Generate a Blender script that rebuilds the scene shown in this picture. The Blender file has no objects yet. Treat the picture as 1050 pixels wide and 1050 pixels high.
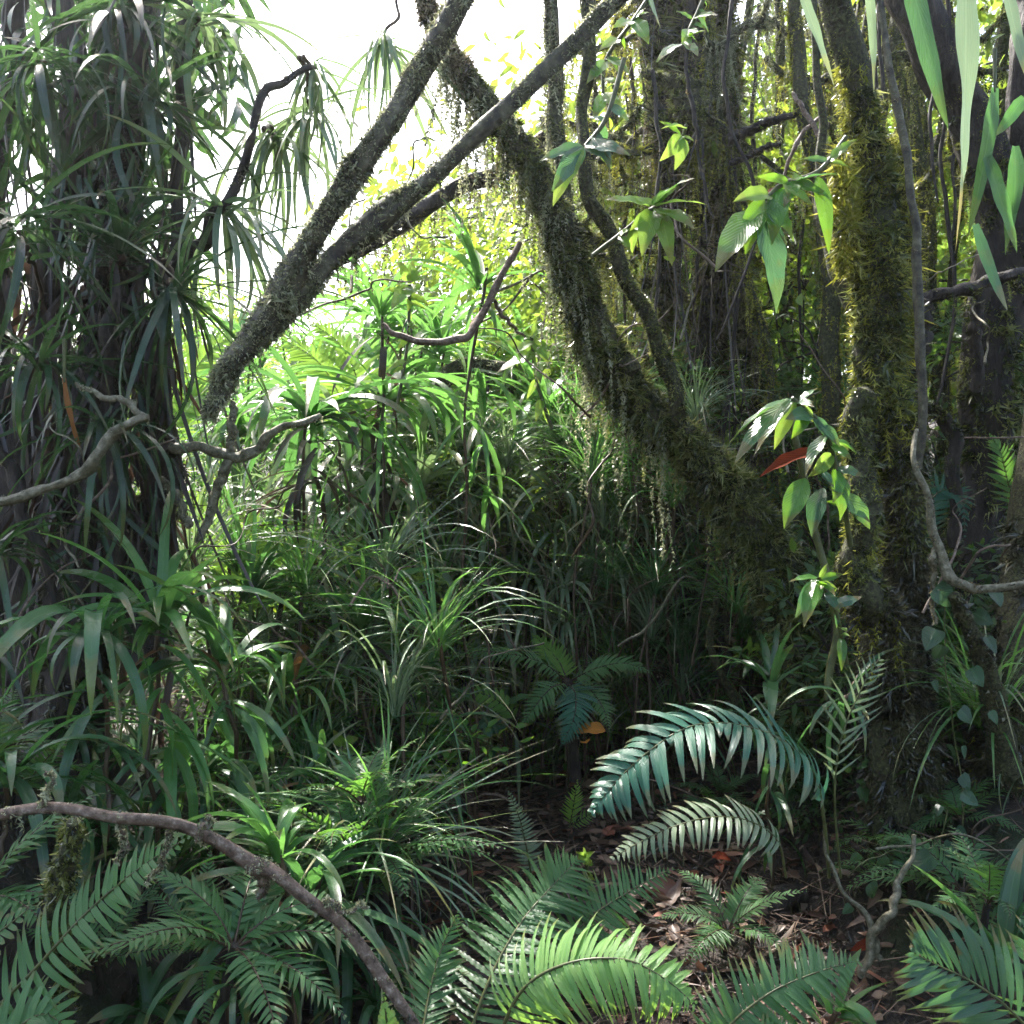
import bpy, math
import numpy as np
from mathutils import Vector

rng = np.random.default_rng(11)
scene = bpy.context.scene
COL = scene.collection
F = 1008.0           # focal length in pixels of the 1050 px photograph
CAMZ = 1.5
PI = math.pi


def P(px, py, d):
    return np.array([(px - 525) / F * d, d, CAMZ - (py - 525) / F * d])


def unit(a):
    a = np.asarray(a, float)
    return a / np.maximum(np.linalg.norm(a, axis=-1, keepdims=True), 1e-9)


def sstep(a, b, x):
    t = np.clip((np.asarray(x, float) - a) / (b - a), 0, 1)
    return t * t * (3 - 2 * t)


# ------------------------------------------------------------------ terrain
_wr = np.random.default_rng(3)
_WK = [(_wr.normal(0, 1, 2) * f, _wr.uniform(0, 6.28), a) for f, a in
       [(0.35, .10), (0.6, .07), (1.3, .05), (2.0, .04), (3.5, .025), (5, .02), (8, .012), (12, .009), (18, .006)]]


def ground(x, y):
    x = np.asarray(x, float); y = np.asarray(y, float)
    xc = 0.05 + 0.05 * (y - 4) * (y < 12) + 0.4 * (y >= 12)
    u = x - xc
    far = sstep(6, 14, y)
    z = 0.04 * np.clip(y - 3, 0, 4) + 0.19 * np.clip(y - 6.5, 0, 22) + 0.02 * np.clip(y - 28, 0, 200)
    z = z + 0.50 * sstep(0.35, 1.5, -u) * (1 - .5 * far) + 0.12 * np.clip(-u - 1.5, 0, 6)
    near = sstep(2.4, 3.8, y)
    z = z + (0.25 + 0.85 * near) * sstep(0.9, 2.1, u) * (1 - .5 * far) + 0.10 * np.clip(u - 2, 0, 8)
    w = 0
    for k, ph, a in _WK:
        w = w + a * np.sin(k[0] * x + k[1] * y + ph)
    return z + w * (0.35 + 0.65 * sstep(.2, 1.2, np.abs(u)))


# ------------------------------------------------------------------ mesh builder
class MB:
    def __init__(self):
        self.v, self.f, self.t, self.uv, self.n = [], [], [], [], 0

    def grid(self, Pn, tint, uv, wrap=False):
        """Pn (N, A, B, 3) grids of quads"""
        N, A, B, _ = Pn.shape
        idx = np.arange(N * A * B).reshape(N, A, B) + self.n
        if wrap:
            idx = np.concatenate([idx, idx[:, :, :1]], 2)
        q = np.stack([idx[:, :-1, :-1], idx[:, 1:, :-1], idx[:, 1:, 1:], idx[:, :-1, 1:]], -1).reshape(-1, 4)
        self.v.append(Pn.reshape(-1, 3)); self.f.append(q)
        self.t.append(np.broadcast_to(tint, (N, A, B)).reshape(-1)); self.uv.append(np.broadcast_to(uv, (N, A, B, 2)).reshape(-1, 2))
        self.n += N * A * B

    def data(self, name, mat, off=(0, 0, 0), smooth=True):
        v = np.concatenate(self.v) - np.asarray(off); f = np.concatenate(self.f); t = np.concatenate(self.t); uv = np.concatenate(self.uv)
        me = bpy.data.meshes.new(name)
        me.vertices.add(len(v)); me.vertices.foreach_set('co', v.astype(np.float32).ravel())
        me.loops.add(f.size); me.loops.foreach_set('vertex_index', f.astype(np.int32).ravel())
        me.polygons.add(len(f))
        me.polygons.foreach_set('loop_start', np.arange(0, f.size, 4, dtype=np.int32))
        me.polygons.foreach_set('loop_total', np.full(len(f), 4, np.int32))
        me.polygons.foreach_set('use_smooth', np.full(len(f), smooth))
        a = me.attributes.new('tint', 'FLOAT', 'POINT'); a.data.foreach_set('value', t.astype(np.float32))
        ul = me.uv_layers.new(name='UVMap'); ul.data.foreach_set('uv', uv[f.ravel()].astype(np.float32).ravel())
        me.materials.append(mat)
        me.update(); me.validate()
        return me


def base_of(root):
    return np.array(root.location) if root is not None else np.zeros(3)


def part(name, mb, mat, root=None, off=None):
    """one mesh object; vertices are given in world space and stored relative to the thing's base"""
    if off is None:
        r = root
        while r is not None and r.parent is not None:
            r = r.parent
        off = base_of(r)
    o = bpy.data.objects.new(name, mb.data(name, mat, off))
    COL.objects.link(o)
    if root is not None:
        o.parent = root
    return o


def tag(o, label, cat, group=None, kind=None):
    if label: o['label'] = label
    if cat: o['category'] = cat
    if group: o['group'] = group
    if kind: o['kind'] = kind
    return o


def thing(name, label, cat, loc, group=None):
    o = bpy.data.objects.new(name, None)
    o.empty_display_size = .05
    COL.objects.link(o)
    o.location = [float(c) for c in loc]
    return tag(o, label, cat, group)


def dup(root, loc, rz=0., sc=1., label=None, group=None, tilt=(0, 0)):
    r = root.copy(); COL.objects.link(r)
    r.location = [float(c) for c in loc]; r.rotation_euler = (tilt[0], tilt[1], rz); r.scale = (sc, sc, sc)
    if label: r['label'] = label
    if group: r['group'] = group
    for ch in list(root.children):
        c = ch.copy(); COL.objects.link(c); c.parent = r
        for g in ch.children:
            d = g.copy(); COL.objects.link(d); d.parent = c
    return r


def one(mb, name, mat, label, cat, loc, group=None, kind=None):
    """a thing that is one mesh"""
    o = bpy.data.objects.new(name, mb.data(name, mat, loc))
    COL.objects.link(o); o.location = [float(c) for c in loc]
    return tag(o, label, cat, group, kind)


# ------------------------------------------------------------------ shapes
def prof(kind, s, n=14):
    if kind == 'strap':
        return np.minimum(1, .55 + 2.2 * s) * np.clip(1 - s ** 3.2, 0, 1) ** .9
    if kind == 'ovate':
        return np.sin(PI * np.clip(s, 0, 1) ** .72) ** .85 * (1 - .25 * s)
    if kind == 'lance':
        return np.sin(PI * np.clip(s, 0, 1) ** .8) ** 1.05
    if kind == 'pinna':
        return np.minimum(1, .62 + 3 * s) * np.clip(1 - s ** 2.0, 0, 1) ** .8
    if kind == 'serrate':
        return np.minimum(1, .62 + 3 * s) * np.clip(1 - s ** 1.7, 0, 1) ** .8 * (.74 + .26 * np.abs(np.sin(PI * s * n)))
    if kind == 'heart':
        return np.clip(np.sin(PI * np.clip(s * .93 + .07, 0, 1) ** .55), 0, 1) ** .8
    if kind == 'blunt':
        return np.minimum(1, .7 + 3 * s) * np.clip(1 - s ** 6, 0, 1) ** .6
    return 1 - s


def blades(mb, base, dir, nrm, L, W, S=8, cols=3, bend=.6, bp=1.0, kind='strap', fold=.25, twist=0., tint=None, teeth=14, ripple=0., r=rng):
    base = np.atleast_2d(np.asarray(base, float)); N = len(base)
    dir = unit(np.broadcast_to(dir, (N, 3))); nrm = np.broadcast_to(nrm, (N, 3))
    nrm = unit(nrm - dir * np.sum(nrm * dir, 1, keepdims=True))
    L = np.broadcast_to(L, N).astype(float); W = np.broadcast_to(W, N).astype(float)
    bend = np.broadcast_to(bend, N).astype(float); twist = np.broadcast_to(twist, N).astype(float); fold = np.broadcast_to(fold, N).astype(float)
    s = np.linspace(0, 1, S + 1); sm = (s[:-1] + s[1:]) / 2
    thm = bend[:, None] * sm[None] ** bp; th = bend[:, None] * s[None] ** bp
    hd = dir[:, None] * np.cos(thm)[..., None] - nrm[:, None] * np.sin(thm)[..., None]
    C = np.concatenate([np.zeros((N, 1, 3)), np.cumsum(hd, 1) * (L / S)[:, None, None]], 1) + base[:, None]
    nl = nrm[:, None] * np.cos(th)[..., None] + dir[:, None] * np.sin(th)[..., None]
    side = np.broadcast_to(np.cross(dir, nrm)[:, None], nl.shape)
    tw = (twist[:, None] * s[None])[..., None]
    sd = side * np.cos(tw) + nl * np.sin(tw); nn = nl * np.cos(tw) - side * np.sin(tw)
    w = W[:, None] * prof(kind, s, teeth)[None]
    c = np.linspace(-1, 1, cols)
    V = C[:, :, None] + sd[:, :, None] * (w[..., None] * c)[..., None] \
        + nn[:, :, None] * ((fold[:, None] * w)[..., None] * np.abs(c))[..., None]
    if ripple:
        ph = r.uniform(0, 6.28, (N, 1, 1))
        V = V + nn[:, :, None] * (ripple * w[..., None] * np.sin(s[None, :, None] * 17 + ph + 2 * c) * np.abs(c))[..., None]
    if tint is None: tint = r.uniform(0, 1, N)
    uv = np.stack(np.broadcast_arrays((c * .5 + .5)[None, None, :], s[None, :, None]), -1)
    mb.grid(V, np.broadcast_to(tint, N)[:, None, None], uv)
    return C


def crom(pts, m):
    p = np.asarray(pts, float)
    if len(p) == 2:
        t = np.linspace(0, 1, m)[:, None]
        return p[0] * (1 - t) + p[1] * t
    p = np.vstack([2 * p[0] - p[1], p, 2 * p[-1] - p[-2]])
    k = len(p) - 3
    u = np.linspace(0, k - 1e-6, m); i = u.astype(int); t = (u - i)[:, None]
    a, b, c, d = p[i], p[i + 1], p[i + 2], p[i + 3]
    return .5 * (2 * b + (c - a) * t + (2 * a - 5 * b + 4 * c - d) * t ** 2 + (3 * b - a - 3 * c + d) * t ** 3)


def frames(C):
    T = unit(np.gradient(C, axis=0))
    U = np.zeros_like(T); u = np.cross(T[0], [0, 1, 0.1]); u /= np.linalg.norm(u)
    for i in range(len(T)):
        u = u - T[i] * (u @ T[i]); u /= np.linalg.norm(u); U[i] = u
    return T, U, np.cross(T, U)


class Limb:
    """a smooth tapering limb; pts rows are (x, y, z, radius)"""
    def __init__(self, pts, m=60, lump=.12, wob=0.0, seed=0):
        q = crom(np.asarray(pts, float), m)
        self.C = q[:, :3]; self.R = np.abs(q[:, 3])
        r = np.random.default_rng(seed + 7)
        if wob:
            s = np.linspace(0, 1, m)
            for k in range(1, 6):
                self.C = self.C + wob / k * np.sin(s[:, None] * 6.28 * k * 1.3 + r.uniform(0, 6.28, 3)) * r.normal(0, 1, 3)
        self.T, self.U, self.V = frames(self.C)
        self.lump, self.waves = lump, [(r.integers(1, 5), r.normal(0, 22), r.uniform(0, 6.28), r.uniform(.3, 1)) for _ in range(7)]

    def at(self, t, ang, k=1.0):
        i = np.clip(t, 0, 1) * (len(self.C) - 1); j = np.minimum(i.astype(int), len(self.C) - 2); f = (i - j)[..., None]
        lerp = lambda A: A[j] * (1 - f) + A[j + 1] * f
        out = unit(lerp(self.U)) * np.cos(ang)[..., None] + unit(lerp(self.V)) * np.sin(ang)[..., None]
        rad = lerp(self.R[:, None])[..., 0]
        lm = 0
        for a, b, c, d in self.waves:
            lm = lm + d * np.sin(a * ang + b * t + c)
        rad = rad * (1 + self.lump * lm / 2.5) * k
        return lerp(self.C) + out * rad[..., None], out, unit(lerp(self.T)), rad

    def mesh(self, mb, seg=14, tint=.5):
        m = len(self.C)
        t = np.linspace(0, 1, m)[:, None] + np.zeros((1, seg)); a = np.linspace(0, 2 * PI, seg, endpoint=False)[None] + np.zeros((m, 1))
        p, _, _, _ = self.at(t, a)
        L = np.linalg.norm(np.diff(self.C, axis=0), axis=1).sum()
        uv = np.stack([a / (2 * PI), t * L], -1)
        mb.grid(p[None], tint, uv[None], wrap=True)
        for e in (0, -1):
            ring = p[e][None]; c = np.broadcast_to(self.C[e] + self.T[e] * (-1 if e == 0 else 1) * self.R[e] * .5, ring.shape)
            g = np.stack([c, ring], 1) if e == 0 else np.stack([ring, c], 1)
            mb.grid(g, tint, np.zeros((1, 2, seg, 2)), wrap=True)
        return self


def px_limb(pts, m=60, lump=.12, wob=0., seed=0):
    """pts rows are (px, py, half width in px, depth)"""
    return Limb([list(P(a, b, d)) + [r / F * d] for a, b, r, d in pts], m, lump, wob, seed)


def moss(mb, limb, n, L=(.012, .03), w=.0022, grav=.5, per=26, spread=.018, t0=0., t1=1., under=0., r=rng, hug=.0, tmul=1.):
    """clumps of short moss shoots all over a limb"""
    n = int(n * .8); per = max(8, int(per * .8)); spread = spread * .62; w = w * 1.45; L = (L[0] * .7, L[1] * .72)
    k = max(1, n // per)
    # clump centres, more where the limb is thick
    tt = r.uniform(t0, t1, k * 3); _, _, _, rad = limb.at(tt, np.zeros_like(tt))
    tt = tt[r.uniform(0, 1, len(tt)) < rad / rad.max() + .12][:k]
    k = len(tt); ang = r.uniform(0, 2 * PI, k)
    ph = r.uniform(0, 6.28, 4); pt = np.sin(tt * 17 + 2 * np.sin(ang + ph[0]) + ph[1]) + np.sin(tt * 41 + ang * 2 + ph[2]) * .8 + np.sin(ang + ph[3]) * .4
    ok = pt > r.normal(-1.15, .4, k); tt, ang = tt[ok], ang[ok]; k = len(tt)
    Lr = np.linalg.norm(np.diff(limb.C, axis=0), axis=1).sum()
    _, _, _, rad = limb.at(tt, ang)
    size = np.clip(np.exp(r.normal(-.1, .55, k)), .3, 2.6)
    T = np.repeat(tt, per) + r.normal(0, 1, k * per) * spread / Lr
    A = np.repeat(ang, per) + r.normal(0, 1, k * per) * np.minimum(spread / np.maximum(np.repeat(rad, per), .006), 1.5)
    T = np.clip(T, t0, t1)
    p, out, tan, _ = limb.at(T, A, .97)
    if under:
        keep = r.uniform(0, 1, len(p)) > under * np.clip(out[:, 2], 0, 1)
        p, out, tan, T = p[keep], out[keep], tan[keep], T[keep]
        cs = np.repeat(size, per)[keep]; ct = np.repeat(r.uniform(0, 1, k), per)[keep]
    else:
        cs = np.repeat(size, per); ct = np.repeat(r.uniform(0, 1, k), per)
    N = len(p)
    d = out + r.normal(0, .55, (N, 3)) + np.array([0, 0, -grav]) + tan * r.normal(0, .3, (N, 1))
    blades(mb, p, d, r.normal(0, 1, (N, 3)), r.uniform(L[0], L[1], N) * cs, w * r.uniform(.6, 1.5, N) * np.sqrt(cs) * tmul,
           S=2, cols=2, bend=r.uniform(.2, 2.2, N), kind='lance2', tint=np.clip(ct * 1.2 - .12 + r.normal(0, .13, N), 0, 1), r=r)


def beards(mb, limb, n, L=(.05, .2), per_m=320, w=.0026, t0=0., t1=1., r=rng, droop_only=True, feather=.014):
    """hanging strands of feathery moss under a limb"""
    tt = r.uniform(t0, t1, n); ang = r.uniform(0, 2 * PI, n)
    p, out, _, _ = limb.at(tt, ang, 1.)
    if droop_only:
        k = out[:, 2] < .25
        p = p[k]
    strands(mb, p, r.uniform(0, 1, len(p)) ** 2 * (L[1] - L[0]) + L[0], per_m, w, r, feather)


def strands(mb, p, ln, per_m=320, w=.002, r=rng, feather=.014):
    n = len(p)
    cnt = np.maximum((ln * per_m).astype(int), 4)
    i = np.repeat(np.arange(n), cnt); f = r.uniform(0, 1, len(i))
    sway = r.normal(0, .12, (n, 2))
    q = p[i].copy(); q[:, 2] -= f * ln[i]; q[:, :2] += sway[i] * (f * ln[i])[:, None] + r.normal(0, .0022, (len(i), 2))
    d = r.normal(0, 1, (len(i), 3)) * [1, 1, .5] + [0, 0, -.9]
    ct = r.uniform(0, 1, n)[i]
    blades(mb, q, d, r.normal(0, 1, (len(i), 3)), feather * r.uniform(.5, 1.5, len(i)) * (1.15 - .6 * f), w * r.uniform(.6, 1.3, len(i)),
           S=2, cols=2, bend=r.uniform(0, 1.2, len(i)), kind='lance2', tint=np.clip(ct + r.normal(0, .12, len(i)), 0, 1), r=r)


# ------------------------------------------------------------------ materials
def nodes(name):
    m = bpy.data.materials.new(name); m.use_nodes = True
    nt = m.node_tree; nt.nodes.clear()
    return m, nt, (lambda t, **k: _n(nt, t, k))


def _n(nt, t, k):
    n = nt.nodes.new(t)
    for a, v in k.items():
        setattr(n, a, v)
    return n


def leaf_mat(name, dark, light, trans, rough=.34, amt=.38, vein='strap', spec=.5, old=None, oldamt=.0):
    m, nt, N = nodes(name); L = nt.links
    at = N('ShaderNodeAttribute', attribute_name='tint'); oi = N('ShaderNodeObjectInfo')
    add = N('ShaderNodeMath', operation='ADD'); L.new(at.outputs['Fac'], add.inputs[0])
    sc = N('ShaderNodeMath', operation='MULTIPLY_ADD'); sc.inputs[1].default_value = .5; sc.inputs[2].default_value = -.25
    L.new(oi.outputs['Random'], sc.inputs[0]); L.new(sc.outputs[0], add.inputs[1])
    geo = N('ShaderNodeNewGeometry')
    nz = N('ShaderNodeTexNoise'); nz.inputs['Scale'].default_value = 9; nz.inputs['Detail'].default_value = 3
    L.new(geo.outputs['Position'], nz.inputs['Vector'])
    ad2 = N('ShaderNodeMath', operation='MULTIPLY_ADD'); ad2.inputs[1].default_value = .7; L.new(nz.outputs['Fac'], ad2.inputs[0])
    sb = N('ShaderNodeMath', operation='SUBTRACT'); sb.inputs[1].default_value = .35; L.new(add.outputs[0], sb.inputs[0]); L.new(sb.outputs[0], ad2.inputs[2])
    mix = N('ShaderNodeMix', data_type='RGBA'); mix.clamp_factor = True
    L.new(ad2.outputs[0], mix.inputs['Factor']); mix.inputs['A'].default_value = (*dark, 1); mix.inputs['B'].default_value = (*light, 1)
    col = mix.outputs['Result']
    uv = N('ShaderNodeUVMap'); sep = N('ShaderNodeSeparateXYZ'); L.new(uv.outputs['UV'], sep.inputs[0])
    # distance from the midrib
    ab = N('ShaderNodeMath', operation='SUBTRACT'); ab.inputs[1].default_value = .5; L.new(sep.outputs['X'], ab.inputs[0])
    au = N('ShaderNodeMath', operation='ABSOLUTE'); L.new(ab.outputs[0], au.inputs[0])
    h = N('ShaderNodeMath', operation='SINE')
    ph = N('ShaderNodeMath', operation='MULTIPLY')
    if vein == 'strap':
        L.new(sep.outputs['X'], ph.inputs[0]); ph.inputs[1].default_value = 75
    else:
        k = N('ShaderNodeMath', operation='MULTIPLY_ADD'); L.new(au.outputs[0], k.inputs[0]); k.inputs[1].default_value = -.62; L.new(sep.outputs['Y'], k.inputs[2])
        L.new(k.outputs[0], ph.inputs[0]); ph.inputs[1].default_value = 95 if vein == 'broad' else 60
    L.new(ph.outputs[0], h.inputs[0])
    rib = N('ShaderNodeMapRange'); rib.inputs['From Min'].default_value = 0; rib.inputs['From Max'].default_value = .06
    rib.inputs['To Min'].default_value = 1; rib.inputs['To Max'].default_value = 0; L.new(au.outputs[0], rib.inputs['Value'])
    mr = N('ShaderNodeMix', data_type='RGBA'); mr.inputs['B'].default_value = (light[0] * 1.5 + .02, light[1] * 1.35 + .02, light[2] * 1.3 + .01, 1)
    rf = N('ShaderNodeMath', operation='MULTIPLY'); rf.inputs[1].default_value = .45; L.new(rib.outputs[0], rf.inputs[0])
    L.new(rf.outputs[0], mr.inputs['Factor']); L.new(col, mr.inputs['A']); col = mr.outputs['Result']
    if old is not None:
        n2 = N('ShaderNodeTexNoise'); n2.inputs['Scale'].default_value = 14; n2.inputs['Detail'].default_value = 4; L.new(geo.outputs['Position'], n2.inputs['Vector'])
        tip = N('ShaderNodeMapRange'); tip.inputs['From Min'].default_value = .62; tip.inputs['From Max'].default_value = 1.1; L.new(sep.outputs['Y'], tip.inputs['Value'])
        s2 = N('ShaderNodeMath', operation='ADD'); L.new(n2.outputs['Fac'], s2.inputs[0]); L.new(tip.outputs[0], s2.inputs[1])
        mp = N('ShaderNodeMapRange'); mp.inputs['From Min'].default_value = .66; mp.inputs['From Max'].default_value = .80; mp.inputs['To Max'].default_value = oldamt; L.new(s2.outputs[0], mp.inputs['Value'])
        mo = N('ShaderNodeMix', data_type='RGBA'); L.new(mp.outputs[0], mo.inputs['Factor']); L.new(col, mo.inputs['A']); mo.inputs['B'].default_value = (*old, 1); col = mo.outputs['Result']
    bmp = N('ShaderNodeBump'); bmp.inputs['Strength'].default_value = .22 if vein == 'strap' else .5; bmp.inputs['Distance'].default_value = .002
    L.new(h.outputs[0], bmp.inputs['Height'])
    pr = N('ShaderNodeBsdfPrincipled'); L.new(col, pr.inputs['Base Color']); pr.inputs['Specular IOR Level'].default_value = spec
    rr = N('ShaderNodeMath', operation='MULTIPLY_ADD'); rr.inputs[1].default_value = .22; rr.inputs[2].default_value = rough - .1; L.new(nz.outputs['Fac'], rr.inputs[0])
    L.new(rr.outputs[0], pr.inputs['Roughness']); L.new(bmp.outputs[0], pr.inputs['Normal'])
    tr = N('ShaderNodeBsdfTranslucent')
    tc = N('ShaderNodeMix', data_type='RGBA'); tc.inputs['Factor'].default_value = .75; L.new(col, tc.inputs['A']); tc.inputs['B'].default_value = (*trans, 1)
    L.new(tc.outputs['Result'], tr.inputs['Color'])
    ms = N('ShaderNodeMixShader'); ms.inputs[0].default_value = amt; L.new(pr.outputs[0], ms.inputs[1]); L.new(tr.outputs[0], ms.inputs[2])
    out = N('ShaderNodeOutputMaterial'); L.new(ms.outputs[0], out.inputs['Surface'])
    return m


def solid_mat(name, cols, scale=20, rough=.8, bump=.6, detail=8, spec=.3, attr=False, trans=0., stretch=None, dist=.01):
    """noise through a ramp of colours, bumped; with attr the tint attribute chooses the colour"""
    m, nt, N = nodes(name); L = nt.links
    geo = N('ShaderNodeNewGeometry'); nz = N('ShaderNodeTexNoise'); nz.inputs['Scale'].default_value = scale; nz.inputs['Detail'].default_value = detail
    nz.inputs['Roughness'].default_value = .65
    if stretch is not None:
        mp = N('ShaderNodeMapping'); mp.inputs['Scale'].default_value = stretch; L.new(geo.outputs['Position'], mp.inputs['Vector']); L.new(mp.outputs[0], nz.inputs['Vector'])
    else:
        L.new(geo.outputs['Position'], nz.inputs['Vector'])
    rp = N('ShaderNodeValToRGB'); e = rp.color_ramp.elements
    for i, c in enumerate(cols):
        pos = (i / max(1, len(cols) - 1)) if attr else .3 + .4 * i / max(1, len(cols) - 1)
        if i < 2: x = e[i]; x.position = pos
        else: x = e.new(pos)
        x.color = (*c, 1)
    if attr:
        at = N('ShaderNodeAttribute', attribute_name='tint'); L.new(at.outputs['Fac'], rp.inputs['Fac'])
    else:
        L.new(nz.outputs['Fac'], rp.inputs['Fac'])
    pr = N('ShaderNodeBsdfPrincipled'); L.new(rp.outputs[0], pr.inputs['Base Color']); pr.inputs['Roughness'].default_value = rough; pr.inputs['Specular IOR Level'].default_value = spec
    if bump:
        b = N('ShaderNodeBump'); b.inputs['Strength'].default_value = bump; b.inputs['Distance'].default_value = dist; L.new(nz.outputs['Fac'], b.inputs['Height']); L.new(b.outputs[0], pr.inputs['Normal'])
    out = N('ShaderNodeOutputMaterial')
    if trans:
        tr = N('ShaderNodeBsdfTranslucent'); L.new(rp.outputs[0], tr.inputs['Color'])
        ms = N('ShaderNodeMixShader'); ms.inputs[0].default_value = trans; L.new(pr.outputs[0], ms.inputs[1]); L.new(tr.outputs[0], ms.inputs[2]); L.new(ms.outputs[0], out.inputs['Surface'])
    else:
        L.new(pr.outputs[0], out.inputs['Surface'])
    return m


M = {}
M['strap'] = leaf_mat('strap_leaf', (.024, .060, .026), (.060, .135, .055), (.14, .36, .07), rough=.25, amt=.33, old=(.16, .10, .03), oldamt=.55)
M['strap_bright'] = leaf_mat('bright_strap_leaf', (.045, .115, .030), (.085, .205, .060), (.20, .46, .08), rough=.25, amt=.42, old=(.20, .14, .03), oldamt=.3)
M['strap_grey_lit'] = leaf_mat('glint_grey_strap_leaf', (.09, .14, .085), (.20, .26, .16), (.26, .40, .13), rough=.25, amt=.3, old=(.22, .17, .08), oldamt=.7)  # greyish leaf, its colour lightened to imitate glints and overexposed leaves
M['strap_backlit'] = leaf_mat('silhouette_strap_leaf', (.010, .026, .014), (.034, .072, .038), (.12, .26, .06), rough=.25, amt=.3, old=(.08, .05, .02), oldamt=.6)  # darker copy of the strap leaf, shade put in for the backlit tree
M['dry'] = leaf_mat('dry_leaf', (.10, .045, .018), (.24, .13, .05), (.45, .20, .05), rough=.5, amt=.3)
M['broad'] = leaf_mat('broad_leaf', (.040, .115, .022), (.085, .22, .035), (.28, .56, .03), rough=.26, amt=.42, vein='broad', old=(.13, .085, .025), oldamt=.85)
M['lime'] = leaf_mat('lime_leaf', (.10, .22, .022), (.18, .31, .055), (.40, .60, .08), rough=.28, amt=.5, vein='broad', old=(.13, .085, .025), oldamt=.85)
M['blue_leaf'] = leaf_mat('bluish_leaf', (.035, .085, .050), (.07, .15, .08), (.16, .38, .08), rough=.24, amt=.3, vein='broad', old=(.13, .085, .025), oldamt=.85)
M['pleat'] = leaf_mat('pleated_leaf', (.05, .12, .045), (.11, .21, .075), (.22, .45, .07), rough=.20, amt=.28, vein='pleat', old=(.13, .085, .025), oldamt=.85)
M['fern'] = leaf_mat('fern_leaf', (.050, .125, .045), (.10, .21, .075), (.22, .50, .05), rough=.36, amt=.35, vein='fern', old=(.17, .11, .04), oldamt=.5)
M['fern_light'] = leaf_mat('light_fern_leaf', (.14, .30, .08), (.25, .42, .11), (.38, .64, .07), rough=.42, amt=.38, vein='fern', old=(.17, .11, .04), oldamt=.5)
M['fern_lime'] = leaf_mat('lime_fern_leaf', (.10, .22, .04), (.18, .33, .06), (.38, .62, .08), rough=.35, amt=.5, vein='fern')
M['fern_blue'] = leaf_mat('blue_fern_leaf', (.020, .085, .050), (.045, .14, .085), (.10, .34, .10), rough=.30, amt=.22, vein='fern', old=(.17, .11, .04), oldamt=.5)
M['fern_grey'] = leaf_mat('grey_fern_leaf', (.12, .17, .10), (.22, .28, .17), (.25, .36, .14), rough=.26, amt=.2, vein='fern', old=(.17, .11, .04), oldamt=.5)
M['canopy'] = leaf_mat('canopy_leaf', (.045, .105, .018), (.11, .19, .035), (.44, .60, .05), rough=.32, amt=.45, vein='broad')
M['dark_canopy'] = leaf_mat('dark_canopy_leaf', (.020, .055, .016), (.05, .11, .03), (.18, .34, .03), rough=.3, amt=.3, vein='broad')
M['heart'] = leaf_mat('heart_leaf', (.018, .045, .022), (.055, .115, .05), (.12, .26, .06), rough=.3, amt=.2, vein='broad')
M['red'] = leaf_mat('red_leaf', (.07, .012, .007), (.15, .034, .014), (.22, .035, .012), rough=.8, spec=.04, amt=.3, vein='broad')
M['orange'] = leaf_mat('orange_leaf', (.50, .17, .02), (.62, .26, .03), (.8, .32, .03), rough=.4, amt=.4, vein='broad')
M['orange_dull'] = leaf_mat('dull_orange_leaf', (.20, .075, .02), (.30, .13, .04), (.4, .15, .03), rough=.45, amt=.2)
M['dead'] = leaf_mat('dead_hanging_leaf', (.010, .007, .006), (.032, .022, .017), (.09, .05, .03), rough=.45, amt=.2)  # dead-leaf brown, darkened further to imitate a tree against the light
M['bark'] = solid_mat('wet_bark', [(.012, .009, .007), (.05, .042, .03), (.10, .092, .055), (.20, .18, .13)], scale=30, rough=.62, bump=.9)
M['dark_bark'] = solid_mat('dark_bark', [(.007, .005, .004), (.020, .015, .011), (.040, .030, .022), (.075, .058, .043)], scale=34, rough=.62, bump=1., stretch=(1, 1, .3), dist=.02)
M['mossbark'] = solid_mat('mossy_bark', [(.008, .007, .004), (.028, .024, .011), (.06, .062, .022), (.13, .13, .05)], scale=85, rough=.8, bump=1.)
M['branch'] = solid_mat('brown_branch_bark', [(.025, .017, .012), (.10, .066, .046), (.17, .118, .085), (.34, .28, .22)], scale=60, rough=.65, bump=1., dist=.006)
M['pale_bark'] = solid_mat('pale_vine_bark', [(.03, .026, .015), (.09, .08, .045), (.16, .14, .09), (.30, .27, .19)], scale=60, rough=.65, bump=1., dist=.004)
M['stalk'] = solid_mat('green_stalk', [(.03, .035, .012), (.07, .075, .025), (.10, .11, .035)], scale=30, rough=.4, bump=.2, dist=.003)
M['brown_stalk'] = solid_mat('brown_stalk', [(.03, .018, .010), (.06, .036, .02), (.09, .06, .03)], scale=30, rough=.45, bump=.3, dist=.003)
M['moss'] = solid_mat('moss', [(.028, .034, .010), (.085, .105, .026), (.16, .185, .045), (.30, .31, .10)], attr=True, rough=.24, bump=0, spec=.8, trans=.52)
M['moss_lit_gold'] = solid_mat('lit_golden_moss', [(.06, .062, .010), (.19, .20, .026), (.33, .34, .04), (.50, .48, .09)], attr=True, rough=.24, bump=0, spec=.8, trans=.52)  # yellow-green moss, its colour brightened to imitate warm backlight
M['moss_grey'] = solid_mat('grey_moss', [(.07, .075, .04), (.19, .20, .11), (.32, .33, .18), (.46, .46, .28)], attr=True, rough=.24, bump=0, spec=.8, trans=.52)
M['moss_brown'] = solid_mat('brown_moss', [(.035, .025, .014), (.10, .075, .042), (.20, .155, .08), (.32, .26, .14)], attr=True, rough=.24, bump=0, spec=.8, trans=.35)
M['moss_dark'] = solid_mat('dark_moss', [(.010, .009, .005), (.030, .027, .012), (.06, .055, .022), (.11, .10, .04)], attr=True, rough=.3, bump=0, spec=.7, trans=.2)
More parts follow.
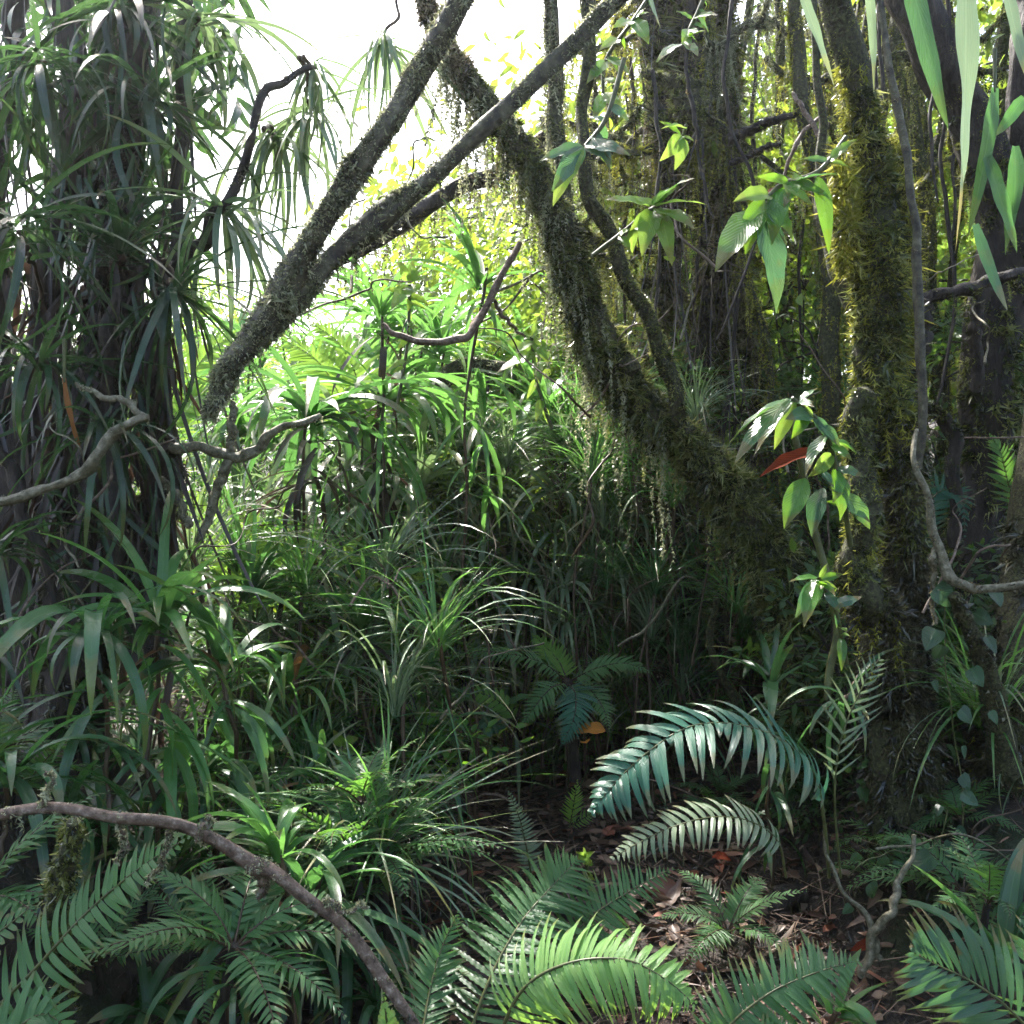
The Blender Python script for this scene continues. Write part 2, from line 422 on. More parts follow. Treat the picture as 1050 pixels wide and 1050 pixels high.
M['root'] = solid_mat('hanging_root', [(.018, .013, .011), (.05, .037, .029), (.10, .078, .06), (.20, .16, .125)], attr=True, rough=.45, bump=0, spec=.4)
M['litter'] = solid_mat('leaf_litter', [(.024, .014, .010), (.062, .035, .024), (.115, .066, .043), (.19, .13, .085), (.20, .06, .03)], attr=True, rough=.5, bump=0, spec=.4, trans=.1)


def ground_mat():
    m, nt, N = nodes('forest_floor'); L = nt.links
    geo = N('ShaderNodeNewGeometry')
    def noise(s, d=8):
        n = N('ShaderNodeTexNoise'); n.inputs['Scale'].default_value = s; n.inputs['Detail'].default_value = d; n.inputs['Roughness'].default_value = .7; L.new(geo.outputs['Position'], n.inputs['Vector']); return n
    a, b, c = noise(14), noise(1.6, 4), noise(70, 4)
    r = N('ShaderNodeValToRGB'); e = r.color_ramp.elements
    e[0].position = .3; e[0].color = (.012, .008, .006, 1); e[1].position = .7; e[1].color = (.075, .045, .030, 1)
    x = e.new(.5); x.color = (.030, .019, .013, 1); L.new(a.outputs['Fac'], r.inputs['Fac'])
    g = N('ShaderNodeMix', data_type='RGBA'); g.inputs['B'].default_value = (.026, .036, .010, 1)
    mp = N('ShaderNodeMapRange'); mp.inputs['From Min'].default_value = .5; mp.inputs['From Max'].default_value = .62; L.new(b.outputs['Fac'], mp.inputs['Value'])
    L.new(mp.outputs[0], g.inputs['Factor']); L.new(r.outputs[0], g.inputs['A'])
    pr = N('ShaderNodeBsdfPrincipled'); L.new(g.outputs['Result'], pr.inputs['Base Color']); pr.inputs['Roughness'].default_value = .7
    ad = N('ShaderNodeMath', operation='ADD'); L.new(a.outputs['Fac'], ad.inputs[0]); L.new(c.outputs['Fac'], ad.inputs[1])
    bm = N('ShaderNodeBump'); bm.inputs['Strength'].default_value = 1; bm.inputs['Distance'].default_value = .03; L.new(ad.outputs[0], bm.inputs['Height']); L.new(bm.outputs[0], pr.inputs['Normal'])
    o = N('ShaderNodeOutputMaterial'); L.new(pr.outputs[0], o.inputs['Surface'])
    return m


# ------------------------------------------------------------------ ground sheet
def axis(lo, hi, step, far):
    a = list(np.arange(lo, hi + 1e-6, step)); s = step; x = hi
    while x < far: s *= 1.22; x += s; a.append(x)
    s = step; x = lo; L = []
    while x > -far: s *= 1.22; x -= s; L.append(x)
    return np.array(L[::-1] + a)


gx = axis(-5, 5, .06, 160); gy = axis(0, 9, .06, 160)
X, Y = np.meshgrid(gx, gy, indexing='ij')
mb = MB(); mb.grid(np.stack([X, Y, ground(X, np.clip(Y, -2, 200))], -1)[None], .5, np.stack([X, Y], -1)[None])
g = part('ground', mb, ground_mat()); g['kind'] = 'structure'
g.data.update()
# normals must face up
if g.data.polygons[0].normal.z < 0: g.data.flip_normals()


# ------------------------------------------------------------------ plant makers
def strap_leaves(mb, centre, n, L, W, el=(20, 80), bend=(60, 130), r=rng, az=None, kind='strap', S=11, twist=.5, spread=.02, rise=.03):
    a = r.uniform(0, 2 * PI, n) if az is None else np.radians(r.uniform(az[0], az[1], n))
    if az is None: a = np.arange(n) * 2.39996 + r.normal(0, .8, n)
    e = np.radians(r.uniform(el[0], el[1], n))
    d = np.stack([np.sin(a) * np.cos(e), np.cos(a) * np.cos(e), np.sin(e)], 1)
    nrm = np.stack([-np.sin(a) * np.sin(e), -np.cos(a) * np.sin(e), np.cos(e)], 1) + r.normal(0, .15, (n, 3))
    base = np.asarray(centre) + np.stack([np.sin(a), np.cos(a), np.zeros(n)], 1) * spread * r.uniform(.3, 1, (n, 1)) + np.stack([np.zeros(n), np.zeros(n), r.uniform(-rise, rise, n)], 1)
    ln = L * r.uniform(.4, 1.2, n); wd = W * r.uniform(.6, 1.2, n); bn = np.radians(r.uniform(bend[0], bend[1], n)); tw = r.normal(0, twist, n)
    return base, d, nrm, ln, wd, bn, tw


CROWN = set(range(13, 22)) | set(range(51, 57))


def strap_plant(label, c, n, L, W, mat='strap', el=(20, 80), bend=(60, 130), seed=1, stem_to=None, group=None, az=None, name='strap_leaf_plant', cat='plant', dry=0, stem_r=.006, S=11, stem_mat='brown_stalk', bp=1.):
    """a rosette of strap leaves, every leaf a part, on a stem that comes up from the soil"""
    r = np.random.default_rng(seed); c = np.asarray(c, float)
    if seed in CROWN: n, W, mat = int(n * 1.4), W * .62, {'strap': 'strap_backlit'}.get(mat, mat)  # left tree crowns take the copy with shade in its colour
    gz = float(ground(c[0], c[1])) if stem_to is None else stem_to[2]
    foot = np.array([c[0] + r.normal(0, .03), c[1] + r.normal(0, .03), min(gz, c[2] - .05) - .03]) if stem_to is None else np.asarray(stem_to, float)
    t = thing(name, label, cat, foot, group)
    ar = strap_leaves(None, c, n, L, W * 1.45, el, bend, r, az)
    for i in range(n):
        b = MB(); blades(b, ar[0][i:i + 1], ar[1][i:i + 1], ar[2][i:i + 1], ar[3][i], ar[4][i], S=S, cols=3, bend=ar[5][i], bp=bp, fold=r.uniform(.15, .45), twist=ar[6][i], r=r)
        o = part('leaf', b, M['dry'] if i >= n - dry else M[mat], t)
        if i >= n - dry: o['label'] = 'dry brown leaf'
    b = MB(); mid = (c + foot) / 2 + r.normal(0, .03, 3) * min(1, float(np.linalg.norm(c - foot)))
    Limb([list(foot) + [stem_r * 1.3], list(mid) + [stem_r], list(c + (c - foot) * .03) + [stem_r * 1.1]], 24, .3, wob=min(.012, .03 * float(np.linalg.norm(c - foot))), seed=seed).mesh(b, 8)
    h = c[2] - foot[2]
    if h > .3 and stem_to is None:      # a skirt of old leaves under the crown
        k = int(min(h, 1.2) * 26); q = c[None] - np.array([0, 0, 1]) * r.uniform(.03, min(h * .8, .9), (k, 1))
        q = q + r.normal(0, .012, (k, 3)); aa = r.uniform(0, 6.28, k)
        sk = MB(); blades(sk, q, np.stack([np.cos(aa), np.sin(aa), r.uniform(-.9, .3, k)], 1), [[0, 0, 1]], L * r.uniform(.4, .9, k), W * 1.2 * r.uniform(.5, 1.1, k), S=8, bend=r.uniform(.8, 1.6, k), fold=.3, twist=r.normal(0, .6, k), r=r)
        part('leaf_skirt', sk, M[mat if seed % 3 else 'dead'], t)
    part('stem', b, M[stem_mat], t)
    return t


def strap_proto(n, L, W, mat, el, bend, seed, stem=1.2, name='strap_leaf_plant', tiers=1):
    r = np.random.default_rng(seed)
    t = thing(name, 'x', 'plant', (0, 0, 0))
    b = MB()
    for k in range(tiers):
        cz = -k * L * .35
        ar = strap_leaves(None, (r.normal(0, .02), r.normal(0, .02), cz), n // tiers, L, W * 1.4, el, bend, r)
        blades(b, *ar[:3], ar[3], ar[4], S=9, cols=3, bend=ar[5], fold=.3, twist=ar[6], r=r)
    k = int(min(stem, 1.2) * 16); q = np.stack([r.normal(0, .015, k), r.normal(0, .015, k), -r.uniform(.05, min(stem, 1.1), k)], 1); aa = r.uniform(0, 6.28, k)
    blades(b, q, np.stack([np.cos(aa), np.sin(aa), r.uniform(-.9, .4, k)], 1), [[0, 0, 1]], L * r.uniform(.4, .95, k), W * 1.3 * r.uniform(.5, 1.1, k), S=8, bend=r.uniform(.7, 1.5, k), fold=.3, twist=r.normal(0, .6, k), r=r)
    part('foliage', b, M[mat], t)
    b = MB(); Limb([[r.normal(0, .14), r.normal(0, .14), -stem, .008], [r.normal(0, .05), r.normal(0, .05), -stem / 2, .006], [0, 0, .02, .007]], 20, .3, wob=.012, seed=seed).mesh(b, 6)
    part('stem', b, M['brown_stalk'], t)
    return t


def frond(mb_l, mb_s, pts, n, plen, pw, up=(0, 0, 1), kind='pinna', droop=.5, ang=65, shape='fern', S=9, teeth=12, stalk_r=.004, bare=.12, seed=0, asym=(1, 1), cup=.15, jit=.06, roll=0.):
    """pts (k,3) rachis from base to tip; n pinna pairs"""
    r = np.random.default_rng(seed)
    C = crom(pts, 60); T, _, _ = frames(C)
    up = unit(np.asarray(up, float))
    t = np.linspace(bare, .995, n)
    if shape == 'fern':     # widest low, running out to a fine tip
        env = np.clip((1 - ((t - bare) / (1 - bare)) ** 1.7), 0.05, 1) * np.minimum(1, .62 + 2.2 * (t - bare))
    elif shape == 'even':
        env = np.clip(1 - ((t - bare) / (1 - bare)) ** 4, .12, 1) * np.minimum(1, .75 + 2 * (t - bare))
    else:
        env = np.sin(PI * np.clip((t - bare) / (1 - bare) * .93 + .07, 0, 1)) ** .6
    i = t * 59; j = np.minimum(i.astype(int), 58); f = (i - j)[:, None]
    Pb = C[j] * (1 - f) + C[j + 1] * f; Tb = unit(T[j] * (1 - f) + T[j + 1] * f)
    Nb = unit(up - Tb * (Tb @ up)[:, None]); Sb = np.cross(Tb, Nb)
    for sgn, k in ((1, asym[0]), (-1, asym[1])):
        a = np.radians(ang - 22 * t) + r.normal(0, jit, n)
        side = Sb * sgn * math.cos(roll) + Nb * math.sin(roll)
        d = Tb * np.cos(a)[:, None] + side * np.sin(a)[:, None] + Nb * (cup + r.normal(0, jit, n))[:, None]
        nr = Nb * math.cos(roll) - Sb * sgn * math.sin(roll) + r.normal(0, .09, (n, 3))
        ln = plen * env * k * r.uniform(.84, 1.08, n) * np.where(r.uniform(0, 1, n) < .06, r.uniform(.15, .7, n), 1)
        blades(mb_l, Pb + r.normal(0, .001, (n, 3)), d, nr, ln, np.minimum(pw * (.45 + .55 * env), ln * .4 + .001), S=S, cols=3, bend=droop + r.normal(0, .22, n), kind=kind, fold=.22, teeth=teeth,
               twist=r.normal(0, .12, n), tint=np.clip(.5 + r.normal(0, .22, n), 0, 1), r=r)
    if mb_s is not None:
        rad = np.linspace(stalk_r, stalk_r * .25, 60)
        Limb(np.hstack([C[::3], rad[::3, None]]), 40, .05).mesh(mb_s, 6)


def fern_thing(label, base, fronds, mat, group=None, name='fern', smat='stalk', cat='fern'):
    """fronds: list of (pixel path rows (px,py,d), kwargs)"""
    t = thing(name, label, cat, base, group)
    for pth, kw in fronds:
        kw = dict(kw); mt = kw.pop('mat', mat); lb = kw.pop('label', None)
        a, b = MB(), MB()
        frond(a, b, [P(*q) for q in pth], **kw)
        o = part('frond', a, M[mt], t)
        if lb: o['label'] = lb
        part('stalk', b, M[smat], o)
    return t


def fern_proto(nf, L, plen, n, mat, seed, el=(15, 65), kind='pinna', trunk=0.5, pw=.008):
    r = np.random.default_rng(seed); t = thing('fern', 'x', 'fern', (0, 0, 0))
    for k in range(nf):
        a = k * 2.4 + r.normal(0, .3); e = math.radians(r.uniform(*el)); l = L * r.uniform(.75, 1.1); s = np.linspace(0, 1, 6)
        h = np.array([math.sin(a), math.cos(a), 0])
        th = e - s * r.uniform(.7, 1.5)
        pts = np.cumsum(np.vstack([[0, 0, 0], (h * np.cos(th)[:, None] + np.array([0, 0, 1]) * np.sin(th)[:, None])[:-1] * l / 5]), 0)
        A, B = MB(), MB(); frond(A, B, pts, n, plen, pw, up=(0, 0, 1) + h * .3, kind=kind, S=6, seed=seed * 50 + k, droop=.5)
        o = part('frond', A, M[mat], t); part('stalk', B, M['brown_stalk'], o)
    if trunk:
        b = MB(); Limb([[.03, .02, -trunk, .018], [0, 0, -trunk / 2, .016], [0, 0, .01, .014]], 14, .3, seed=seed).mesh(b, 8); part('trunk', b, M['dark_bark'], t)
    return t


def broad_plant(label, stem_px, leaves, mat='broad', name='broadleaf_shrub', cat='shrub', group=None, kind='ovate', wr=.2, seed=0, smat='stalk', to_ground=False, fold=.12):
    """stem_px rows (px,py,half,d); leaves rows (base px, base py, tip px, tip py, depth base, depth tip, [mat], [up vector])"""
    r = np.random.default_rng(seed)
    pts = [list(P(a, b, d)) + [h / F * d] for a, b, h, d in stem_px]
    t = thing(name, label, cat, pts[0][:3], group)
    b = MB(); Limb(pts, 40, .1, seed=seed).mesh(b, 7); part('stem', b, M[smat], t)
    leaves = list(leaves); big = [l for l in leaves if not (len(l) > 6 and l[6] == 'red')]; Ls = px_limb(stem_px, 40)
    for _ in range(int(len(big) * 1.9)):       # smaller leaves up and down the shoot
        q = Ls.C[r.integers(8, 40)]; dd = q[1]; px, py = q[0] / dd * F + 525, 525 - (q[2] - CAMZ) / dd * F
        ll = big[r.integers(len(big))]; k = math.hypot(ll[2] - ll[0], ll[3] - ll[1]) * r.uniform(.35, .75); an = r.normal(1.3, 1.0)
        leaves.append((px, py, px + math.cos(an) * k, py + math.sin(an) * k * .9, dd, dd + r.uniform(-.1, .06), ll[6] if len(ll) > 6 else None))
    for lf in leaves:
        p0, p1 = P(lf[0], lf[1], lf[4]), P(lf[2], lf[3], lf[5]); d = p1 - p0; ln = np.linalg.norm(d)
        mt = lf[6] if len(lf) > 6 and lf[6] else mat
        up = np.array(lf[7] if len(lf) > 7 else (r.normal(0, .3), -.9, .55), float)
        w = (lf[8] if len(lf) > 8 else wr) * r.uniform(.75, 1.05); d = d * .84; ln = ln * .84
        bd = r.uniform(.25, .6)
        # aim a little above so that the bent blade ends near the tip
        nn = unit(up - unit(d) * (unit(d) @ up)); dd = unit(d) * math.cos(bd / 2) + nn * math.sin(bd / 2)
        m_ = MB(); blades(m_, p0, dd[None], nn[None], ln * 1.03, ln * w, S=16, cols=7, bend=bd, kind=kind, fold=fold * r.uniform(.8, 2.6), ripple=.11, twist=r.normal(0, .35), r=r)
        part('leaf', m_, M[mt], t)
    return t


def limb_thing(label, paths, bark, name, cat, mosses=(), group=None, seg=12, m=60, lump=.12, seed=0, base=None, part_names=None, wob=0.):
    """one tree / branch / vine: paths is a list of pixel limbs; first is the body"""
    L = [px_limb(p, m, lump, wob, seed + k) for k, p in enumerate(paths)]
    t = thing(name, label, cat, L[0].C[0] if base is None else base, group)
    for k, l in enumerate(L):
        b = MB(); l.mesh(b, seg); part((part_names or ['trunk'] + ['branch'] * 20)[k], b, M[bark], t)
    return t, L


def moss_part(t, mat, fills, name='moss'):
    for f in fills:
        b = MB(); f(b)
        if b.n: part(name, b, M[mat], t)


def moss_fast(limbs, n, **k):
    return [lambda b, l=l: moss(b, l, n, **k) for l in limbs]

#@@PART2
# ================================================================== camera, sun, sky
cam = bpy.data.cameras.new('camera'); co = bpy.data.objects.new('camera', cam); COL.objects.link(co)
co.location = (0, 0, CAMZ); co.rotation_euler = (PI / 2, 0, 0)
cam.sensor_width = 36; cam.lens = 36 * F / 1050; cam.clip_start = .02; cam.clip_end = 1000
scene.camera = co

SUN_EL, SUN_AZ = math.radians(52), math.radians(-22)     # azimuth from +Y towards +X
sd = Vector((math.sin(SUN_AZ) * math.cos(SUN_EL), math.cos(SUN_AZ) * math.cos(SUN_EL), math.sin(SUN_EL)))
sl = bpy.data.lights.new('sun', 'SUN'); so = bpy.data.objects.new('sun', sl); COL.objects.link(so)
so.rotation_euler = sd.to_track_quat('Z', 'Y').to_euler(); so.location = (0, 0, 20)
sl.energy = 4.0; sl.angle = math.radians(.6); sl.color = (1, .96, .90)
w = bpy.data.worlds.new('World'); scene.world = w; w.use_nodes = True
nt = w.node_tree; bg = nt.nodes['Background']; sky = nt.nodes.new('ShaderNodeTexSky'); sky.sky_type = 'NISHITA'
sky.sun_disc = False; sky.sun_elevation = SUN_EL; sky.sun_rotation = SUN_AZ
sky.dust_density = 4; sky.air_density = 1.2
nt.links.new(sky.outputs[0], bg.inputs['Color']); bg.inputs['Strength'].default_value = .15
scene.view_settings.view_transform = 'Standard'; scene.view_settings.look = 'None'; scene.view_settings.gamma = 1
scene.view_settings.exposure = 2.05
cy = scene.cycles
cy.max_bounces = 5; cy.diffuse_bounces = 3; cy.glossy_bounces = 2; cy.transmission_bounces = 3; cy.use_adaptive_sampling = True; cy.adaptive_threshold = .04; cy.transparent_max_bounces = 4
cy.caustics_reflective = False; cy.caustics_refractive = False; cy.use_denoising = True; cy.sample_clamp_indirect = 6

# ================================================================== mossy trunks
# the broken forked log
t, L = limb_thing('pale mossy forked trunk hanging across the bright gap, its broken end pointing down left',
    [[(212, 430, 4, 2.55), (222, 408, 8, 2.55), (240, 378, 11, 2.55), (268, 335, 14, 2.52), (292, 292, 13, 2.5), (322, 245, 11, 2.48), (362, 182, 11, 2.45), (402, 122, 11, 2.42), (438, 58, 11, 2.4), (472, -8, 13, 2.38), (500, -60, 13, 2.36)],
     [(256, 352, 9, 2.55), (284, 330, 13, 2.55), (308, 304, 12, 2.55), (342, 262, 10, 2.58), (388, 222, 11, 2.6), (430, 190, 9, 2.62), (482, 140, 10, 2.65), (540, 90, 9, 2.68), (600, 36, 9, 2.7), (645, -8, 9, 2.72), (700, -60, 9, 2.72)]],
    'bark', 'forked_trunk', 'trunk', seed=3, lump=.32, wob=.008, part_names=['trunk', 'fork'])
moss_part(t, 'moss_grey', [lambda b: moss(b, L[0], 13000, L=(.005, .018), w=.0015, grav=.6, t1=.62), lambda b: moss(b, L[0], 8000, L=(.005, .017), w=.0013, t0=.55),
                           lambda b: moss(b, L[1], 8000, L=(.007, .02), w=.0015, grav=.6, t1=.5), lambda b: moss(b, L[1], 7000, L=(.004, .013), w=.0012, t0=.45),
                           lambda b: beards(b, L[0], 70, (.02, .09), t1=.6), lambda b: beards(b, L[1], 60, (.02, .10), t1=.7)])

# the leaning mossy tree
t, L = limb_thing('thick mossy tree leaning from the lower right up to the top of the bright gap',
    [[(850, 830, 28.2, 4.15), (832, 740, 24.8, 4.1), (812, 660, 22.5, 4.05), (782, 575, 23.7, 4.0), (738, 500, 23.7, 3.95), (690, 440, 21.4, 3.9), (648, 388, 23.4, 3.85), (612, 322, 18.6, 3.8), (582, 262, 15.8, 3.75), (550, 195, 13.8, 3.7), (518, 138, 11.7, 3.65), (488, 88, 12.4, 3.6), (455, 40, 8.3, 3.55), (425, -10, 6.2, 3.5), (400, -50, 8, 3.5)],
     [(708, 440, 10, 3.85), (690, 400, 8, 3.82), (668, 350, 8, 3.8), (645, 298, 7, 3.75), (622, 238, 7, 3.7), (606, 190, 7, 3.68), (600, 130, 6, 3.66), (601, 70, 6, 3.66), (596, -20, 6, 3.66)],
     [(640, 380, 12, 3.82), (612, 330, 9, 3.85), (585, 240, 8, 3.9), (575, 160, 7, 3.95), (565, 60, 7, 4.0), (560, -30, 7, 4)]],
    'mossbark', 'mossy_tree', 'tree', seed=11, lump=.3, base=P(850, 830, 4.15), wob=.022)
moss_part(t, 'moss', [lambda b: moss(b, L[0], 70000, L=(.018, .060), w=.0022, grav=.5, t1=.6, spread=.018), lambda b: moss(b, L[0], 17000, L=(.010, .034), w=.0018, grav=.6, t0=.55),
                      lambda b: moss(b, L[1], 9000, L=(.008, .02), w=.0015, grav=.3, t1=.55), lambda b: moss(b, L[1], 2500, L=(.004, .012), w=.0014, t0=.5),
                      lambda b: moss(b, L[2], 5000, L=(.008, .02), w=.0016),
                      lambda b: beards(b, L[0], 420, (.03, .28), t0=.1, t1=.75, feather=.024), lambda b: beards(b, L[1], 30, (.01, .06))])
moss_part(t, 'moss_brown', [lambda b: moss(b, L[0], 7000, L=(.012, .04), w=.002, t0=.78, t1=.92, spread=.03), lambda b: beards(b, L[0], 90, (.03, .26), t0=.5, t1=.86), lambda b: beards(b, L[2], 60, (.04, .3))], 'hanging_moss')
moss_part(t, 'moss_grey', [lambda b: beards(b, L[0], 300, (.08, .55), t0=.36, t1=.88, feather=.02, per_m=230, w=.0036), lambda b: beards(b, L[2], 160, (.08, .5), t0=.1, feather=.02, per_m=200, w=.0034), lambda b: moss(b, L[0], 6000, L=(.010, .03), t0=.3, t1=.95)], 'pale_moss')

# upright trunk with golden moss
t, L = limb_thing('upright dark trunk with shaggy golden moss down its sides, right of the broad-leaved sprays',
    [[(935, 1000, 62, 3.4), (930, 880, 46, 3.36), (928, 760, 34, 3.3), (924, 660, 28, 3.25), (928, 560, 19, 3.2), (925, 480, 20, 3.2), (914, 420, 26, 3.2), (905, 350, 22, 3.2), (900, 270, 21, 3.2), (893, 195, 17, 3.2), (884, 130, 15, 3.18), (868, 60, 16, 3.15), (852, -10, 16, 3.12), (838, -60, 15, 3.1)],
     [(918, 640, 16, 3.1), (890, 610, 18, 3.05), (878, 560, 16, 3.08), (880, 480, 15, 3.1), (888, 400, 14, 3.12)],
     [(902, 330, 10, 3.2), (860, 300, 6, 3.3), (845, 200, 5, 3.4), (838, 90, 4, 3.45), (832, -20, 4, 3.5)]],
    'mossbark', 'mossy_tree', 'tree', seed=23, lump=.3, base=P(935, 985, 3.3), wob=.014)
moss_part(t, 'moss', [lambda b: moss(b, L[0], 46000, L=(.012, .046), w=.0019, grav=.75, t0=.3, t1=.8, spread=.016), lambda b: moss(b, L[0], 5000, L=(.004, .012), w=.0014, t0=.78), lambda b: moss(b, L[1], 9000, L=(.010, .03), w=.0018, grav=.6),
                      lambda b: beards(b, L[0], 120, (.03, .16), t0=.3, t1=.8)])
moss_part(t, 'moss_lit_gold', [lambda b: beards(b, L[0], 260, (.04, .22), t0=.45, t1=.84, feather=.03), lambda b: moss(b, L[0], 11000, L=(.018, .05), w=.0018, grav=.7, t0=.42, t1=.78, spread=.03), lambda b: beards(b, L[1], 90, (.04, .2), feather=.024),
    lambda b: moss(b, px_limb([(912, 140, 5, 3.2), (922, 210, 9, 3.2), (926, 290, 9, 3.2), (922, 380, 6, 3.2)]), 12000, L=(.02, .06), w=.0018, grav=.7, spread=.03), lambda b: moss(b, px_limb([(866, 150, 6, 3.15), (866, 210, 12, 3.15), (872, 280, 10, 3.15)]), 6000, L=(.02, .05), w=.0018, grav=.7, spread=.03)], 'lit_golden_moss')
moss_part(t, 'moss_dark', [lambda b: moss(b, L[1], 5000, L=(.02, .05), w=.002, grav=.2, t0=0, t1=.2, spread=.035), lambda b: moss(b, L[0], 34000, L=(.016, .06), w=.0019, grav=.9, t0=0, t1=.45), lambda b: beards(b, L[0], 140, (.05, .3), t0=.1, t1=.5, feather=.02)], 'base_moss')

# far right trunk, bending
t, L = limb_thing('dark bending trunk at the right edge, behind the long pale hanging leaf',
    [[(1000, 640, 40, 4.1), (1002, 560, 28, 4.1), (1006, 480, 26, 4.1), (1014, 400, 26, 4.05), (1024, 310, 28, 4.0), (1024, 210, 28, 3.95), (1000, 130, 26, 3.9), (968, 70, 24, 3.85), (938, 0, 21, 3.8), (915, -60, 20, 3.8)],
     [(1022, 250, 16, 3.95), (1045, 150, 15, 3.9), (1052, 40, 14, 3.9), (1060, -40, 13, 3.9)],
     [(985, 560, 7, 3.9), (978, 500, 7, 3.9), (970, 440, 7, 3.9), (955, 420, 6, 3.85), (940, 400, 5, 3.8)]],
    'dark_bark', 'mossy_tree', 'tree', seed=31, lump=.3, wob=.012, base=P(1000, 640, 4.1))
moss_part(t, 'moss', [lambda b: moss(b, L[0], 20000, L=(.014, .05), w=.0022, grav=.7, t1=.62), lambda b: moss(b, L[0], 4000, L=(.006, .022), w=.0017, t0=.6), lambda b: beards(b, L[0], 80, (.04, .25), t1=.5, feather=.025), lambda b: moss(b, L[2], 2000, L=(.006, .02))])

# wide shaggy trunk in the middle distance
t, L = limb_thing('wide upright trunk wrapped in shaggy brown moss and roots, standing behind the leaning tree',
    [[(700, 720, 26.9, 5.2), (698, 640, 21.5, 5.2), (702, 540, 19.5, 5.2), (716, 440, 19.5, 5.2), (728, 340, 17.6, 5.15), (724, 230, 18.6, 5.1), (712, 120, 20.5, 5.05), (704, 10, 19.5, 5.0), (700, -60, 19.5, 5)],
     [(738, 700, 8.8, 5.0), (752, 560, 6.8, 5.0), (768, 420, 6.8, 5.0), (764, 300, 7.3, 4.95), (752, 180, 7.8, 4.9), (745, 60, 7.8, 4.9), (742, -50, 7.8, 4.9)],
     [(668, 700, 8.8, 5.0), (662, 560, 7.3, 5.0), (672, 430, 7.3, 5.0), (686, 300, 6.8, 4.95), (676, 180, 6.8, 4.9), (664, 60, 7.8, 4.9), (660, -50, 7.8, 4.9)]],
    'dark_bark', 'mossy_tree', 'tree', seed=41, lump=.3, wob=.03, base=P(700, 720, 5.2), part_names=['trunk', 'side_stem', 'side_stem'])
moss_part(t, 'moss_brown', [lambda b, l=l: beards(b, l, 420, (.06, .5), t0=.25, feather=.035, per_m=190, ) for l in L] + [lambda b, l=l: moss(b, l, 18000, L=(.02, .075), w=.0028, grav=.9) for l in L])
moss_part(t, 'moss', [lambda b, l=l: moss(b, l, 22000, L=(.03, .10), w=.0030, grav=.8, t0=.1, t1=1) for l in L] + [lambda b: beards(b, L[0], 260, (.08, .5), t0=.3, t1=1, feather=.04, w=.004)], 'green_moss')
def roots(b, limb, n, ln, r0=.004, t0=.3, t1=1., r=rng):
    tt = r.uniform(t0, t1, n); ang = r.uniform(0, 2 * PI, n); p, out, _, _ = limb.at(tt, ang, 1.05)
    blades(b, p + out * .01, np.array([0, 0, -1]) + r.normal(0, .14, (n, 3)), out + r.normal(0, .6, (n, 3)), r.uniform(.12, 1, n) * ln, r0 * r.uniform(.3, 1.4, n), S=8, cols=3, bend=r.normal(0, .45, n), kind='blunt', fold=-.8, r=r)
b = MB(); [roots(b, l, 55, 1.3, .005) for l in L]; part('hanging_roots', b, M['root'], t)

# dark thicket tree on the left
t, L = limb_thing('dark many-stemmed tree filling the left edge, hung with aerial roots and strap leaves',
    [[(70, 860, 42, 3.3), (76, 740, 38, 3.3), (84, 620, 33, 3.3), (90, 500, 31, 3.3), (96, 400, 28, 3.28), (108, 320, 24, 3.25), (120, 250, 21, 3.22), (132, 170, 19, 3.2), (140, 80, 17, 3.2), (146, -20, 16, 3.2), (150, -70, 15, 3.2)],
     [(112, 300, 15, 3.2), (150, 275, 9, 3.15), (190, 258, 8, 3.1), (222, 222, 6, 3.05), (252, 170, 5, 3.0), (285, 105, 4, 3.0), (310, 60, 3, 3.0)],
     [(30, 760, 30, 3.4), (22, 600, 22, 3.4), (28, 460, 18, 3.4), (44, 330, 15, 3.38), (62, 220, 14, 3.35), (70, 110, 13, 3.3), (62, -20, 13, 3.3)],
     [(150, 690, 22, 3.2), (152, 600, 20, 3.2), (160, 520, 17, 3.2), (158, 440, 13, 3.2), (164, 380, 9, 3.2), (172, 300, 7, 3.22), (178, 200, 7, 3.25), (190, 90, 7, 3.3), (195, -20, 7, 3.3)],
     [(118, 620, 9, 3.05), (119, 520, 8, 3.05), (108, 440, 7, 3.05), (113, 360, 6, 3.06), (120, 300, 5, 3.1)],
     [(-10, 700, 20, 3.5), (-8, 400, 14, 3.5), (6, 200, 12, 3.5), (14, 60, 11, 3.45), (10, -40, 10, 3.4)],
     [(100, 430, 14, 3.3), (104, 300, 12, 3.4), (92, 160, 10, 3.45), (102, 40, 10, 3.5), (108, -40, 9, 3.5)]],
    'dark_bark', 'thicket_tree', 'tree', seed=53, lump=.3, wob=.018, base=P(60, 860, 3.3), part_names=['trunk', 'branch', 'stem', 'stem', 'aerial_root', 'stem', 'stem'])
moss_part(t, 'moss_dark', [lambda b: moss(b, L[0], 20000, L=(.014, .05), w=.002, grav=.9), lambda b: moss(b, L[3], 9000, L=(.012, .04), w=.002, grav=.9, t1=.6), lambda b: beards(b, L[3], 120, (.05, .22), t0=.3, t1=.7), lambda b: beards(b, L[0], 130, (.05, .3), t0=.2), lambda b: moss(b, L[1], 2200, L=(.006, .016), w=.0015)])
b = MB(); [roots(b, l, 26, 1.1, .006, .2) for l in (L[0], L[2], L[3], L[5], L[6])]; part('hanging_roots', b, M['root'], t)
_r = np.random.default_rng(5)
